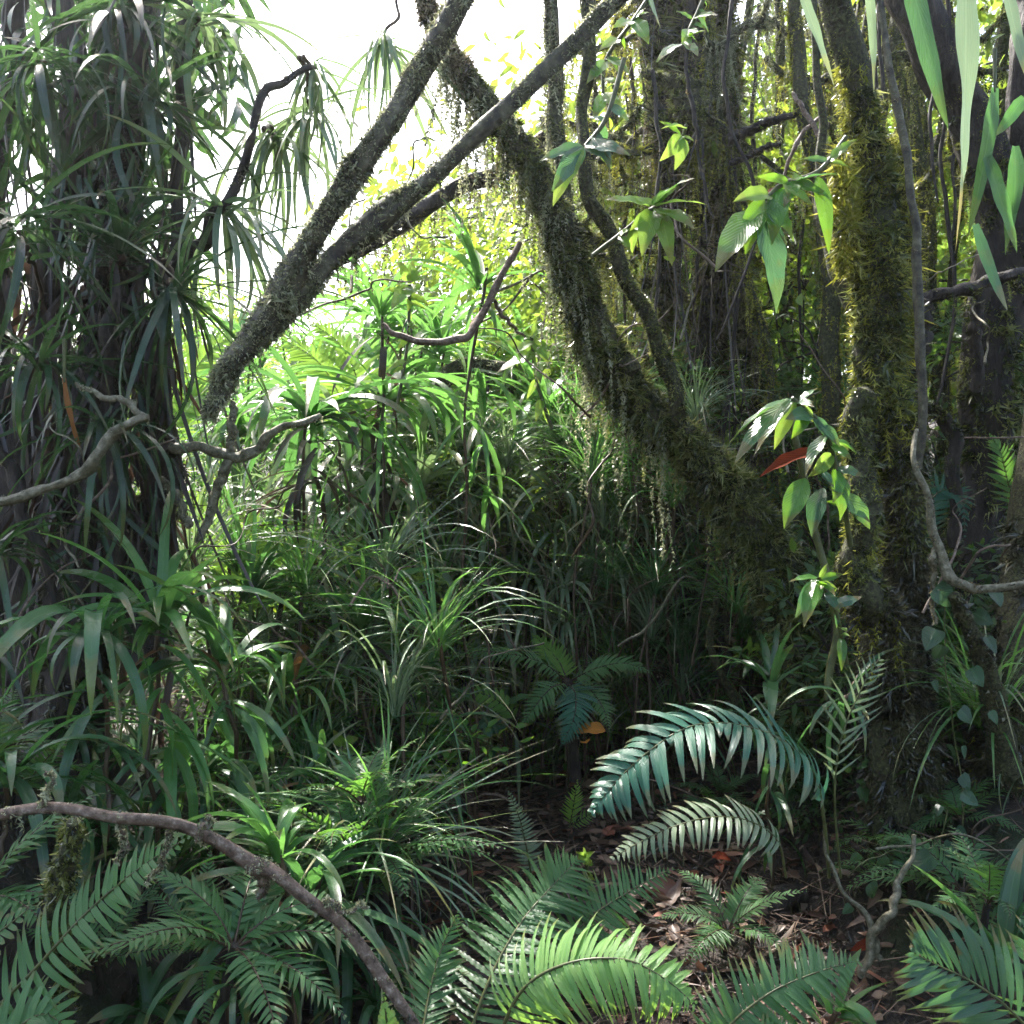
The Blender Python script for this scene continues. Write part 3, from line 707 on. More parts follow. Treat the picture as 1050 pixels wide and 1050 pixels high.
def cloud(b, boxes, n, ln, wd, kind='lance', r=_r, down=.6, S=4, bend=.7):
    """scattered leaves inside pixel boxes (x0,y0,x1,y1,d0,d1)"""
    for x0, y0, x1, y1, d0, d1 in boxes:
        q = np.array([P(r.uniform(x0, x1), r.uniform(y0, y1), r.uniform(d0, d1)) for _ in range(n)])
        blades(b, q, r.normal(0, 1, (n, 3)) * [1, 1, .5] + [0, 0, -down], r.normal(0, .6, (n, 3)) + [0, 0, 1], ln * r.uniform(.5, 1.2, n), wd * r.uniform(.6, 1.2, n), S=S, cols=3, bend=r.normal(bend, .3, n), kind=kind, r=r)
b = MB(); cloud(b, [(-60, -40, 120, 120, 3.2, 4.0), (-60, 100, 130, 260, 3.2, 4.0), (80, -40, 250, 110, 3.3, 3.9), (100, 90, 200, 240, 3.3, 3.9), (-60, 220, 130, 420, 3.4, 3.9)], 230, .20, .016, down=.9, S=6, bend=.9)
cloud(b, [(45, -20, 175, 200, 2.95, 3.2), (35, 180, 165, 420, 2.95, 3.2), (30, 400, 165, 640, 2.95, 3.2)], 95, .26, .0075, down=1.3, S=7, bend=1., kind='strap')
part('foliage', b, M['strap_backlit'], t)
b = MB(); cloud(b, [(-60, 240, 170, 480, 3.25, 3.8), (-60, 440, 190, 720, 3.25, 3.8), (40, 260, 180, 560, 3.05, 3.3)], 210, .34, .012, down=2.6, S=6, bend=.5, kind='strap')
part('dead_leaves', b, M['dead'], t)

# mossy base mass at right edge
t, L = limb_thing('brown mossy buttress trunk at the lower right edge with dripping moss',
    [[(1050, 1000, 56, 3.3), (1040, 860, 40, 3.3), (1036, 760, 32, 3.3), (1042, 660, 24, 3.4), (1062, 560, 28, 3.55), (1075, 400, 24, 3.6), (1085, 200, 22, 3.6), (1090, -40, 20, 3.6)],
     [(1030, 790, 18, 3.2), (1018, 710, 11, 3.1), (1000, 660, 8, 3.0), (978, 610, 6, 2.92)]],
    'mossbark', 'mossy_tree', 'tree', seed=61, lump=.2, base=P(1062, 985, 3.35), part_names=['trunk', 'root'])
moss_part(t, 'moss_dark', [lambda b: moss(b, L[0], 34000, L=(.016, .055), w=.0019, grav=.9, t1=.6), lambda b: beards(b, L[0], 170, (.05, .25), t0=.1, t1=.5, feather=.02), lambda b: moss(b, L[1], 2500, L=(.005, .016))])
moss_part(t, 'moss_lit_gold', [lambda b: beards(b, L[0], 70, (.05, .3), t0=.15, t1=.4, feather=.024)], 'lit_golden_moss')

# ================================================================== branches, vines
def vine(label, pts, bark='branch', name='vine', cat='vine', extra=(), seed=0, mossn=0, mossmat='moss_grey', beardn=0, lump=.34, mL=(.003, .010), bL=(.02, .1), wob=.005):
    t, L = limb_thing(label, [pts] + list(extra), bark, name, cat, seed=seed, lump=lump, seg=9, part_names=['stem'] + ['twig'] * 20, wob=wob)
    if mossn or beardn:
        fs = []
        if mossn: fs += [lambda b, l=l: moss(b, l, mossn, L=mL, w=.0013, per=14, spread=.010) for l in L]
        if beardn: fs.append(lambda b: beards(b, L[0], beardn, bL))
        moss_part(t, mossmat, fs)
    return t

vine('bare brown branch arching across the lower left foreground and down to the bottom edge',
     [(-40, 842, 4.8, 1.72), (0, 835, 5.6, 1.72), (55, 831, 5.6, 1.72), (110, 837, 6.0, 1.72), (170, 846, 6.0, 1.72), (228, 866, 6.3, 1.73), (264, 884, 8.3, 1.74), (284, 893, 7.0, 1.74), (318, 922, 6.3, 1.75), (352, 946, 5.6, 1.76), (376, 975, 5.6, 1.77), (398, 1012, 5.6, 1.78), (425, 1062, 5.6, 1.78), (445, 1110, 5.6, 1.78)],
     name='branch', cat='branch', seed=71, mossn=1500, mL=(.002, .008), beardn=26, bL=(.01, .05), extra=[[(176, 848, 3, 1.73), (168, 880, 2, 1.74), (150, 905, 1, 1.75)], [(330, 930, 3, 1.75), (352, 928, 2, 1.74), (376, 935, 1, 1.73)], [(40, 832, 3, 1.72), (52, 806, 2, 1.71), (48, 790, 1, 1.7)], [(205, 858, 5, 1.73), (212, 846, 3, 1.73), (216, 838, 2, 1.73)], [(262, 880, 8, 1.74), (270, 900, 7, 1.75), (268, 915, 3, 1.76)], [(120, 838, 3, 1.72), (128, 870, 2, 1.74), (118, 885, 1, 1.74)]])
b = MB()
vine('thin greenish branch rising from the left edge in front of the dark tree', [(-40, 522, 4, 2.6), (10, 517, 5, 2.6), (55, 498, 5, 2.6), (88, 476, 5.5, 2.6), (112, 450, 5, 2.6), (150, 431, 4, 2.62)], 'pale_bark', 'branch', 'branch', seed=73, mossn=200, extra=[[(150, 431, 4, 2.62), (130, 412, 3.5, 2.63), (100, 405, 3, 2.64), (78, 392, 2, 2.65)]])
vine('forked grey-green branch below the broken end of the forked trunk', [(160, 458, 5, 3.1), (200, 458, 5, 3.1), (235, 469, 6, 3.1), (262, 460, 5, 3.1), (285, 438, 4, 3.1), (330, 428, 3, 3.12)], 'pale_bark', 'branch', 'branch', seed=75, mossn=350,
     extra=[[(236, 468, 5, 3.1), (226, 495, 5, 3.1), (215, 525, 4.5, 3.1), (205, 556, 4, 3.1)], [(236, 466, 3, 3.1), (238, 440, 4, 3.1), (239, 412, 3, 3.1)], [(168, 490, 3, 3.1), (180, 510, 4, 3.1), (196, 540, 4, 3.1)]])
vine('thin curved hanging twig shaped like a hook, in front of the bright foliage', [(533, 250, 2.5, 3.4), (514, 284, 3.2, 3.4), (494, 322, 3.6, 3.4), (480, 342, 3.8, 3.4), (462, 350, 3.8, 3.4), (432, 352, 3.4, 3.4), (408, 345, 2.6, 3.4), (392, 332, 2, 3.4)], 'branch', 'twig', 'twig', seed=77, mossn=120,
     extra=[[(505, 302, 2, 3.4), (520, 330, 2, 3.45), (540, 345, 1.2, 3.5)]])
vine('pale bent vine turning to the right edge past the golden moss trunk', [(940, 440, 2, 2.95), (938, 470, 3, 2.9), (950, 510, 4, 2.9), (960, 555, 4.5, 2.9), (974, 590, 5, 2.9), (992, 602, 4.5, 2.9), (1020, 602, 4, 2.9), (1070, 596, 4, 2.9)], 'pale_bark', seed=79, mossn=700, mossmat='moss_brown', extra=[[(962, 560, 3, 2.9), (955, 590, 2.5, 2.92), (962, 640, 1.5, 2.95)]])
vine('dark shaggy branch across the bright gap behind the forked trunk', [(560, 140, 8, 4.2), (512, 176, 9, 4.2), (480, 188, 9, 4.2), (440, 212, 9, 4.2), (400, 238, 8, 4.2), (360, 262, 6, 4.25), (310, 280, 4, 4.3)], 'dark_bark', 'branch', 'branch', seed=81, mossn=1500, mossmat='moss_brown', beardn=240, mL=(.006, .02), bL=(.03, .22))
vine('dark horizontal branch running to the right edge behind the hanging leaf tip', [(930, 312, 8, 3.4), (958, 304, 7, 3.4), (990, 296, 6, 3.4), (1030, 284, 6, 3.4), (1080, 272, 6, 3.4)], 'dark_bark', 'branch', 'branch', seed=83, mossn=500, mossmat='moss', beardn=50, mL=(.005, .016), extra=[[(936, 312, 20, 3.4), (936, 340, 17, 3.4), (938, 380, 10, 3.42)], [(1000, 294, 6, 3.42), (1002, 340, 6, 3.45), (1000, 400, 6, 3.5)]])
vine('thin dark hanging vine close to the golden moss trunk, top to middle', [(896, -30, 3, 3.0), (908, 60, 3, 3.0), (922, 120, 4, 3.0), (936, 190, 4, 3.0), (942, 250, 4.5, 3.0), (942, 320, 4.5, 3.0), (944, 420, 4, 3.02), (940, 480, 4, 3.05)], 'bark', seed=85, mossn=400, mossmat='moss_brown')
vine('short mossy twig pointing right from the shaggy middle trunk', [(742, 146, 5, 4.6), (768, 134, 5, 4.6), (792, 124, 4, 4.55), (822, 117, 3, 4.5)], 'dark_bark', 'twig', 'twig', seed=87, mossn=600, mossmat='moss_brown', mL=(.005, .016), extra=[[(750, 170, 3, 4.6), (775, 155, 3, 4.55), (800, 148, 2, 4.5)]])
vine('mossy knuckle branch ending in a fluffy moss ball beside the shaggy trunk', [(655, 72, 4, 4.5), (675, 78, 5, 4.5), (698, 86, 9, 4.5), (706, 100, 15, 4.5), (704, 118, 13, 4.5), (704, 128, 6, 4.5)], 'mossbark', 'branch', 'branch', seed=89, mossn=5200, mossmat='moss', mL=(.012, .03))
vine('thin bare twigs crossing in front of the yellow foliage at upper right', [(846, 160, 2, 3.6), (830, 120, 2.5, 3.65), (812, 98, 2, 3.7)], 'branch', 'twig', 'twig', seed=91, extra=[[(800, 200, 1.5, 3.7), (815, 150, 2, 3.7), (850, 108, 1.5, 3.7)]])
vine('thin bare sapling stem rising behind the pleated leaf fan', [(850, 720, 3.5, 3.0), (856, 640, 3.5, 3.0), (842, 570, 3.5, 3.0), (826, 500, 3, 3.0), (815, 440, 3, 2.98), (808, 412, 2.5, 2.95)], 'stalk', 'sapling', 'sapling', seed=93)
vine('pale dry stick standing in the litter at lower right', [(885, 1000, 4, 2.7), (896, 965, 4.5, 2.7), (912, 930, 4.5, 2.7), (926, 900, 3, 2.72), (940, 860, 2, 2.75)], 'pale_bark', 'stick', 'stick', seed=95, extra=[[(905, 985, 3, 2.7), (890, 950, 3, 2.72), (862, 905, 2, 2.74), (842, 850, 1.5, 2.76)]])
vine('dark wet fallen log lying across the path edge under the pale fern', [(700, 932, 8, 3.6), (735, 917, 9, 3.6), (770, 908, 10, 3.62), (800, 900, 13, 3.65), (832, 880, 15, 3.7), (850, 858, 12, 3.75)], 'dark_bark', 'fallen_log', 'log', seed=97, mossn=300, mossmat='moss_brown', extra=[[(730, 975, 12, 3.2), (775, 940, 12, 3.3), (820, 915, 11, 3.4)]])
vine('thin mossy vine drooping down the front of the wide shaggy trunk', [(735, 610, 3, 4.3), (726, 650, 4, 4.3), (742, 690, 4, 4.3), (752, 730, 4, 4.3)], 'mossbark', seed=99, mossn=700, mossmat='moss', extra=[[(742, 500, 1.2, 4.4), (744, 580, 1.2, 4.4), (746, 660, 1.2, 4.4)]])
vine('slender dark stem crossing the left tree low down', [(-10, 450, 7, 2.9), (12, 480, 7, 2.9), (26, 530, 6, 2.9), (45, 580, 5, 2.9), (70, 640, 4, 2.9)], 'dark_bark', 'liana', 'vine', seed=101, mossn=200, mossmat='moss_brown')
vine('forked mossy sapling stem left of the dark hollow', [(380, 700, 5, 4.6), (377, 600, 5, 4.6), (378, 520, 5.5, 4.6), (374, 440, 5, 4.6)], 'mossbark', 'sapling', 'sapling', seed=103, mossn=1200, mossmat='moss', mL=(.005, .016), extra=[[(382, 760, 4, 4.4), (376, 720, 4, 4.4), (374, 660, 3.5, 4.4)]])
vine('mossy bough poking sideways above the dark middle thicket', [(440, 400, 6, 5), (465, 384, 9, 5), (485, 372, 8, 5), (520, 378, 4, 5)], 'mossbark', 'branch', 'branch', seed=105, mossn=3200, mossmat='moss_grey', mL=(.012, .03), beardn=60)

# ================================================================== ferns (pixel paths: x, y, depth)
up0 = (0, -.75, .66)
fern_thing('large light green fern in the bottom centre foreground', P(520, 1120, 2.35), [
    ([(468, 1100, 2.3), (502, 1005, 2.4), (533, 948, 2.5), (563, 912, 2.58), (592, 882, 2.62)], dict(n=44, plen=.27, ang=80, cup=.05, pw=.0078, up=(-.35, -.8, .6), kind='serrate', seed=1, shape='even', S=26, teeth=13, droop=.95, mat='fern', asym=(.85, 1), stalk_r=.005)),
    ([(505, 1080, 2.05), (535, 1016, 2.02), (582, 988, 2.0), (640, 984, 1.98), (682, 1004, 1.97), (712, 1030, 1.96)], dict(n=46, plen=.165, ang=82, cup=.0, pw=.0070, up=(.1, -.55, .8), kind='serrate', seed=2, shape='even', S=26, teeth=12, droop=1.0, asym=(.85, .95), stalk_r=.0045)),
    ([(560, 1010, 2.5), (596, 950, 2.55), (642, 916, 2.6), (690, 890, 2.66)], dict(n=30, plen=.155, ang=80, cup=.05, pw=.0075, up=(.2, -.75, .65), kind='serrate', seed=3, S=26, teeth=9, droop=.4, mat='fern', label='shaded back frond')),  # darker leaf material stands in for shade on this frond
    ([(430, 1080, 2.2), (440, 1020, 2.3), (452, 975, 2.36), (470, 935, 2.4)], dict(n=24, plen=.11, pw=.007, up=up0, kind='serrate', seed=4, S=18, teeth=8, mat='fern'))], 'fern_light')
fern_thing('large glossy blue-green fern arching left over the right side of the path', P(850, 905, 2.75), [
    ([(850, 900, 2.8), (846, 850, 2.74), (835, 795, 2.68), (803, 760, 2.62), (755, 743, 2.57), (705, 746, 2.53), (660, 775, 2.5), (628, 806, 2.48), (607, 832, 2.47)], dict(n=33, plen=.21, pw=.0125, up=(-.15, -.42, .9), kind='pinna', seed=5, shape='even', S=14, droop=.85, ang=78, bare=.2, asym=(.85, 1), cup=.22, stalk_r=.0055)),
    ([(862, 900, 2.85), (856, 820, 2.82), (862, 760, 2.8), (884, 705, 2.8), (905, 670, 2.82)], dict(n=15, plen=.17, pw=.0055, up=(.5, -.75, .4), kind='pinna', seed=6, S=12, droop=.5, bare=.35, mat='fern_grey', label='thin grey-green frond'))], 'fern_blue', smat='stalk')
fern_thing('pale silvery fern frond below the blue-green fern', P(800, 900, 2.9), [
    ([(806, 900, 2.9), (797, 862, 2.88), (768, 842, 2.85), (730, 838, 2.82), (690, 848, 2.8), (655, 864, 2.79), (628, 880, 2.78)], dict(n=26, plen=.11, pw=.0085, up=(0, -.5, .85), kind='pinna', seed=7, shape='even', droop=.75, ang=80, bare=.16))], 'fern_grey')
fern_thing('soft green fern fanning out at the bottom edge right of centre', P(735, 1100, 2.1), [
    ([(728, 1090, 2.05), (748, 1052, 2.05), (790, 1018, 2.06), (835, 998, 2.08), (880, 985, 2.1)], dict(n=38, plen=.115, ang=80, cup=.05, pw=.0066, up=(0, -.7, .7), kind='serrate', seed=8, S=20, teeth=9, droop=.6, shape='even')),
    ([(760, 1100, 2.0), (800, 1075, 2.0), (850, 1062, 2.0)], dict(n=24, plen=.10, pw=.007, up=(0, -.7, .7), kind='serrate', seed=9, S=16, teeth=8))], 'fern')
fern_thing('dark palm-like fern with wide leaflets in the bottom right corner', P(1087, 1132, 2.0), [
    ([(1107, 1132, 2.0), (1072, 1077, 2.0), (1034, 1034, 2.0), (997, 1007, 2.0), (962, 990, 2.0), (937, 977, 2.0)], dict(n=24, plen=.17, pw=.0088, up=(-.25, -.8, .5), kind='lance', seed=10, S=12, droop=.7, shape='even', ang=58)),
    ([(1122, 1082, 2.2), (1082, 1032, 2.2), (1067, 972, 2.2), (1072, 927, 2.2)], dict(n=18, plen=.14, pw=.008, up=(-.4, -.8, .3), kind='lance', seed=12, S=12, droop=.8))], 'blue_leaf')
fern_thing('green sword fern with blunt leaflets under the bare branch at lower left', P(-30, 1075, 1.9), [
    ([(-30, 1060, 1.86), (30, 1000, 1.85), (80, 945, 1.84), (118, 910, 1.83), (155, 882, 1.82), (194, 858, 1.81)], dict(n=31, plen=.115, pw=.0092, up=(-.3, -.8, .5), kind='pinna', seed=13, S=10, droop=.35, ang=80, bare=.02, cup=.05)),
    ([(-60, 1000, 1.9), (-30, 975, 1.9), (0, 955, 1.9), (32, 930, 1.9)], dict(n=12, plen=.07, pw=.008, up=(-.3, -.8, .5), kind='blunt', seed=14, droop=.3)),
    ([(-30, 1090, 1.8), (10, 1060, 1.8), (45, 1040, 1.8), (75, 1060, 1.8)], dict(n=14, plen=.12, pw=.010, up=(-.2, -.8, .6), kind='pinna', seed=15, droop=.6))], 'fern')
fern_thing('young tree fern with spreading fronds beside the orange leaf on the path', P(588, 790, 4.40), [
    ([(582, 700, 4.40), (560, 682, 4.35), (530, 672, 4.30), (495, 668, 4.25), (462, 672, 4.20)], dict(n=30, plen=.15, pw=.008, up=(0, -.4, .9), kind='pinna', seed=16, S=8, mat='fern', droop=.7)),
    ([(582, 700, 4.40), (574, 680, 4.45), (560, 664, 4.50), (546, 650, 4.55)], dict(n=24, plen=.13, pw=.008, up=(.4, -.85, .4), kind='pinna', seed=17, S=8, mat='fern_lime', label='sunlit yellow-green frond')),  # lime leaf material stands in for sunlight on this frond
    ([(582, 700, 4.40), (610, 686, 4.35), (640, 680, 4.30), (668, 690, 4.25)], dict(n=26, plen=.14, pw=.008, up=(0, -.5, .85), kind='pinna', seed=18, S=8, droop=.7)),
    ([(582, 700, 4.40), (590, 712, 4.25), (588, 738, 4.15), (575, 765, 4.10)], dict(n=24, plen=.15, pw=.009, up=(0, -.95, .3), kind='pinna', seed=19, S=8, mat='fern_blue')),
    ([(582, 700, 4.40), (602, 705, 4.30), (618, 725, 4.20), (625, 750, 4.10)], dict(n=22, plen=.12, pw=.008, up=(.3, -.9, .4), kind='pinna', seed=20, S=8)),
    ([(582, 700, 4.40), (566, 705, 4.25), (548, 725, 4.20), (535, 745, 4.15)], dict(n=20, plen=.11, pw=.008, up=(-.3, -.9, .4), kind='pinna', seed=21, S=8))], 'fern', smat='brown_stalk')
b = MB(); px_limb([(590, 800, 6, 4.40), (586, 750, 5, 4.40), (582, 698, 6, 4.40)], 24, .3).mesh(b, 8); part('trunk', b, M['dark_bark'], bpy.data.objects['fern.006'])
fern_thing('small sunlit frond with blunt yellow-green leaflets over the dark hollow', P(525, 740, 4.3), [
    ([(530, 742, 4.3), (520, 726, 4.28), (502, 714, 4.25), (478, 710, 4.22), (450, 718, 4.2)], dict(n=14, plen=.075, pw=.011, up=(0, -.8, .6), kind='blunt', seed=22, S=8))], 'fern_lime')
fern_thing('narrow upright grey-green frond standing at the back of the big foreground fern', P(545, 905, 3.2), [
    ([(546, 905, 3.2), (540, 870, 3.18), (532, 838, 3.16), (520, 808, 3.14)], dict(n=26, plen=.062, pw=.006, up=(0, -.96, .25), kind='pinna', seed=23, S=7, ang=88))], 'fern_grey')
fern_thing('small yellow fern on the path in front of the tree fern', P(586, 850, 4.0), [
    ([(584, 848, 4.0), (588, 825, 3.98), (592, 800, 3.95)], dict(n=16, plen=.075, pw=.006, up=(.3, -.9, .2), kind='pinna', seed=24, S=7)),
    ([(584, 848, 4.0), (600, 838, 3.95), (612, 830, 3.92)], dict(n=12, plen=.05, pw=.005, up=(0, -.8, .5), kind='pinna', seed=25, S=7))], 'fern_lime')
fern_thing('bright backlit fern below the forked branch at left', P(260, 640, 3.9), [
    ([(262, 640, 3.9), (250, 590, 3.85), (225, 545, 3.8), (190, 500, 3.78)], dict(n=26, plen=.20, pw=.011, up=(.2, -.9, .4), kind='pinna', seed=26, S=9)),
    ([(262, 640, 3.9), (268, 590, 3.9), (258, 545, 3.92), (232, 505, 3.95)], dict(n=26, plen=.17, pw=.010, up=(.4, -.85, .3), kind='pinna', seed=27, S=9)),
    ([(262, 640, 3.9), (246, 605, 3.7), (214, 590, 3.6), (180, 592, 3.5)], dict(n=22, plen=.14, pw=.009, up=(0, -.6, .8), kind='pinna', seed=28, S=9)),
    ([(262, 640, 3.9), (285, 590, 3.9), (300, 560, 3.9), (322, 545, 3.9)], dict(n=20, plen=.12, pw=.009, up=(-.2, -.8, .5), kind='pinna', seed=29, S=9))], 'fern_lime')
fern_thing('bright backlit fern behind the middle of the forked trunk', P(360, 460, 4.6), [
    ([(362, 460, 4.6), (350, 410, 4.6), (325, 370, 4.6), (285, 345, 4.6)], dict(n=28, plen=.26, pw=.013, up=(.1, -.9, .45), kind='pinna', seed=30, S=9)),
    ([(362, 460, 4.6), (368, 400, 4.65), (350, 355, 4.7), (318, 330, 4.7)], dict(n=28, plen=.24, pw=.013, up=(.4, -.9, .3), kind='pinna', seed=31, S=9)),
    ([(362, 460, 4.6), (385, 415, 4.6), (415, 398, 4.6), (445, 405, 4.6)], dict(n=24, plen=.22, pw=.013, up=(-.1, -.8, .6), kind='pinna', seed=32, S=9))], 'fern_lime')
fern_thing('yellow-green fern fronds hanging in light left of the forked trunk end', P(170, 470, 4.8), [
    ([(165, 470, 4.8), (190, 400, 4.8), (215, 360, 4.75), (250, 340, 4.7)], dict(n=26, plen=.24, pw=.014, up=(-.3, -.9, .3), kind='pinna', seed=33, S=9)),
    ([(165, 470, 4.8), (180, 425, 4.75), (210, 405, 4.7), (245, 420, 4.65)], dict(n=24, plen=.22, pw=.014, up=(0, -.85, .5), kind='pinna', seed=34, S=9)),
    ([(165, 470, 4.8), (172, 380, 4.8), (190, 330, 4.8), (225, 300, 4.8)], dict(n=24, plen=.2, pw=.013, up=(-.4, -.9, .2), kind='pinna', seed=35, S=9))], 'fern_lime')
fern_thing('blue-grey drooping frond between the two right-hand trunks', P(955, 600, 3.9), [
    ([(940, 600, 3.95), (945, 540, 3.92), (962, 505, 3.9), (985, 510, 3.88), (990, 550, 3.86)], dict(n=24, plen=.16, pw=.009, up=(.1, -.9, .4), kind='pinna', seed=36, S=8))], 'fern_blue')
fern_thing('green fern fronds against the bending trunk at the right edge', P(1045, 560, 3.7), [
    ([(1050, 545, 3.7), (1035, 500, 3.7), (1026, 465, 3.7), (1015, 445, 3.7)], dict(n=20, plen=.12, pw=.008, up=(.2, -.9, .3), kind='pinna', seed=37, S=8)),
    ([(1050, 545, 3.7), (1060, 490, 3.7), (1050, 450, 3.7)], dict(n=18, plen=.12, pw=.008, up=(.2, -.9, .3), kind='pinna', seed=38, S=8))], 'fern')
fern_thing('pale scalloped frond tip poking up at the bottom edge beside the brown branch', P(398, 1090, 1.7), [
    ([(402, 1095, 1.7), (398, 1060, 1.7), (393, 1018, 1.7)], dict(n=12, plen=.035, pw=.009, up=(.2, -.95, .2), kind='blunt', seed=39, S=7))], 'fern_light')

# ================================================================== strap-leaved plants in the foreground and middle
SP = strap_plant
SP('dark drooping strap plant low against the left tree, glossy leaves hanging', P(100, 655, 2.6), 26, .52, .0135, 'strap', (0, 70), (100, 175), 1, dry=0)
SP('upright strap plant with broad mid-green leaves in front of the left tree base', P(165, 640, 2.75), 20, .44, .016, 'strap_bright', (25, 85), (40, 110), 2)
SP('bright upright strap plant behind the bend of the bare brown branch', P(288, 872, 2.3), 18, .26, .0125, 'strap_bright', (15, 88), (30, 120), 3)
SP('low dark strap plant with curling leaves below the bare brown branch', P(245, 1010, 2.1), 16, .27, .0075, 'strap', (5, 70), (90, 190), 4)
SP('narrow-leaved bright strap plant at the left edge of the path', P(437, 690, 4.0), 26, .46, .010, 'strap_bright', (20, 85), (30, 110), 5)
SP('arching narrow-leaved strap plant above the path plants, left of centre', P(372, 640, 3.7), 28, .55, .0105, 'strap_bright', (20, 80), (60, 130), 6)
SP('strap plant with a folded bright leaf beside the left tree base', P(232, 690, 2.9), 18, .42, .0135, 'strap', (20, 85), (60, 140), 7, dry=1)
SP('fountain-shaped strap plant with narrow leaves left of the brown stems', P(300, 700, 3.4), 26, .46, .0095, 'strap_bright', (15, 80), (60, 140), 8, dry=2)
SP('tall hanging strap plant crown under the forked trunk, leaves drooping in a curtain', P(320, 430, 4.0), 30, .75, .017, 'strap', (-10, 70), (80, 150), 9)
SP('bright drooping strap plant crown right of the forked trunk end', P(395, 410, 4.3), 30, .75, .0165, 'strap_bright', (0, 75), (70, 150), 10)
SP('upright pale strap plant crown in the bright gap right of the forked trunk', P(492, 292, 4.1), 16, .40, .014, 'strap_bright', (25, 88), (20, 100), 11)
SP('small lime strap plant crown left of the hook-shaped twig', P(390, 322, 4.4), 18, .45, .014, 'strap_bright', (10, 85), (40, 120), 12)
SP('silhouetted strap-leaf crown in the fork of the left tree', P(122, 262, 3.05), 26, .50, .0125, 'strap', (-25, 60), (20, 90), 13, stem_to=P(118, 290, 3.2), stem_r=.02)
SP('spiky strap-leaf crown on the left tree branch against the white sky', P(228, 215, 3.02), 26, .44, .0125, 'strap_grey_lit', (-60, 60), (20, 90), 14, stem_to=P(215, 232, 3.06))
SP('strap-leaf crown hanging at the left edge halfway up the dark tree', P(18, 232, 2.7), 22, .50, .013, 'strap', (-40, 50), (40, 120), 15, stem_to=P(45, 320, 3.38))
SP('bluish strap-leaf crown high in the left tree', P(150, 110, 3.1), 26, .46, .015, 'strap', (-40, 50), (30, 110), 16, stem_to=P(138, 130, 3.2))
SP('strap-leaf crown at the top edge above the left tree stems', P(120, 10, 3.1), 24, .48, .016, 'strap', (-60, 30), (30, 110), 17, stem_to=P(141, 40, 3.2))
SP('drooping leaf crown at the top edge right of the left tree', P(205, 20, 3.2), 22, .42, .016, 'strap_grey_lit', (-50, 30), (30, 100), 18, stem_to=P(193, 70, 3.3))
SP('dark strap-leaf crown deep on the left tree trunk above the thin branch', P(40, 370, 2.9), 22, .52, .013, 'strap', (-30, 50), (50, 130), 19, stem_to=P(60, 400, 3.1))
SP('thin strap-leaf crown dangling from the top edge beside the forked trunk', P(392, 40, 3.4), 20, .42, .0105, 'strap_grey_lit', (-80, 10), (10, 80), 20, stem_to=P(420, -40, 3.5))
SP('wiry strap-leaf crown dangling in the white gap left of the fork', P(322, 70, 3.1), 18, .32, .0095, 'strap_grey_lit', (-80, 0), (10, 70), 21, stem_to=P(310, 58, 3.0))
SP('strap-leaf crown coloured pale as if overexposed, in the white gap above the left branch end', P(318, 112, 3.2), 22, .48, .011, 'strap_grey_lit', (-70, 30), (30, 110), 51, stem_to=P(310, 58, 3.0))
SP('strap-leaf crown coloured pale as if overexposed, between the left tree and the forked trunk', P(280, 140, 3.3), 22, .46, .012, 'strap_grey_lit', (-70, 40), (30, 110), 52, stem_to=P(268, 130, 3.0))
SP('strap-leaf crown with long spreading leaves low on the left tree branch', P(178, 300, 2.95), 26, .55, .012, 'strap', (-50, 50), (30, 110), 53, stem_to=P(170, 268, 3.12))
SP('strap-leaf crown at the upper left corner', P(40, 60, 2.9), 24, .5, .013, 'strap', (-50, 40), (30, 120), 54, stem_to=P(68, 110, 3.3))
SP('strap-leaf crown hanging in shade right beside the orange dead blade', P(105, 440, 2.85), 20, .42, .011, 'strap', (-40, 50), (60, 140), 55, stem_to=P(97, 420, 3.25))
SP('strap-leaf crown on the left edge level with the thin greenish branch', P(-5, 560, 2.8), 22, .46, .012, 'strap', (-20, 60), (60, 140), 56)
SP('strap plant with greyish leaves hanging over the dark hollow in the centre', P(498, 470, 5.0), 26, .75, .0145, 'strap_grey_lit', (0, 70), (80, 150), 22)
SP('strap plant with long limp leaves left of the dark hollow', P(430, 500, 4.7), 26, .75, .016, 'strap_grey_lit', (0, 70), (80, 155), 23)
SP('tall strap plant at the back right of the centre hollow', P(560, 420, 5.4), 26, .8, .015, 'strap_bright', (10, 80), (80, 150), 24)
SP('dark strap plant hanging on the lower part of the leaning tree foot', P(790, 700, 3.5), 14, .34, .011, 'strap', (20, 85), (40, 120), 25)
SP('narrow strap plant under the golden moss trunk ledge', P(866, 720, 2.95), 12, .28, .0075, 'strap', (-60, 80), (30, 110), 26, stem_to=P(885, 690, 3.05))
SP('broad dark strap plant in the lower right corner behind the palm-like fern', P(1030, 985, 2.5), 12, .34, .019, 'strap', (40, 88), (20, 90), 27)
SP('yellow-green small strap tuft at the bottom edge right of centre', P(855, 1040, 2.3), 12, .16, .009, 'strap_bright', (10, 80), (40, 120), 28)
SP('strap plant low at the left edge above the sword fern', P(10, 800, 2.4), 20, .42, .0125, 'strap', (-10, 70), (70, 140), 29)
SP('pale strap plant at the path edge below the narrow-leaved bright plant', P(330, 800, 3.1), 22, .36, .0085, 'strap_bright', (10, 80), (60, 140), 30, dry=2)
SP('strap plant with thin arching leaves on the mossy bank left of the litter', P(395, 840, 3.3), 22, .36, .0075, 'strap', (10, 80), (70, 150), 31, dry=3)
SP('thin strap tuft at the bottom left of the big foreground fern', P(420, 1000, 2.5), 16, .22, .006, 'strap', (10, 80), (60, 150), 32, dry=3)
SP('dark strap plant in the bottom left behind the sword fern', P(150, 1040, 2.3), 18, .34, .010, 'strap', (0, 75), (70, 150), 33)

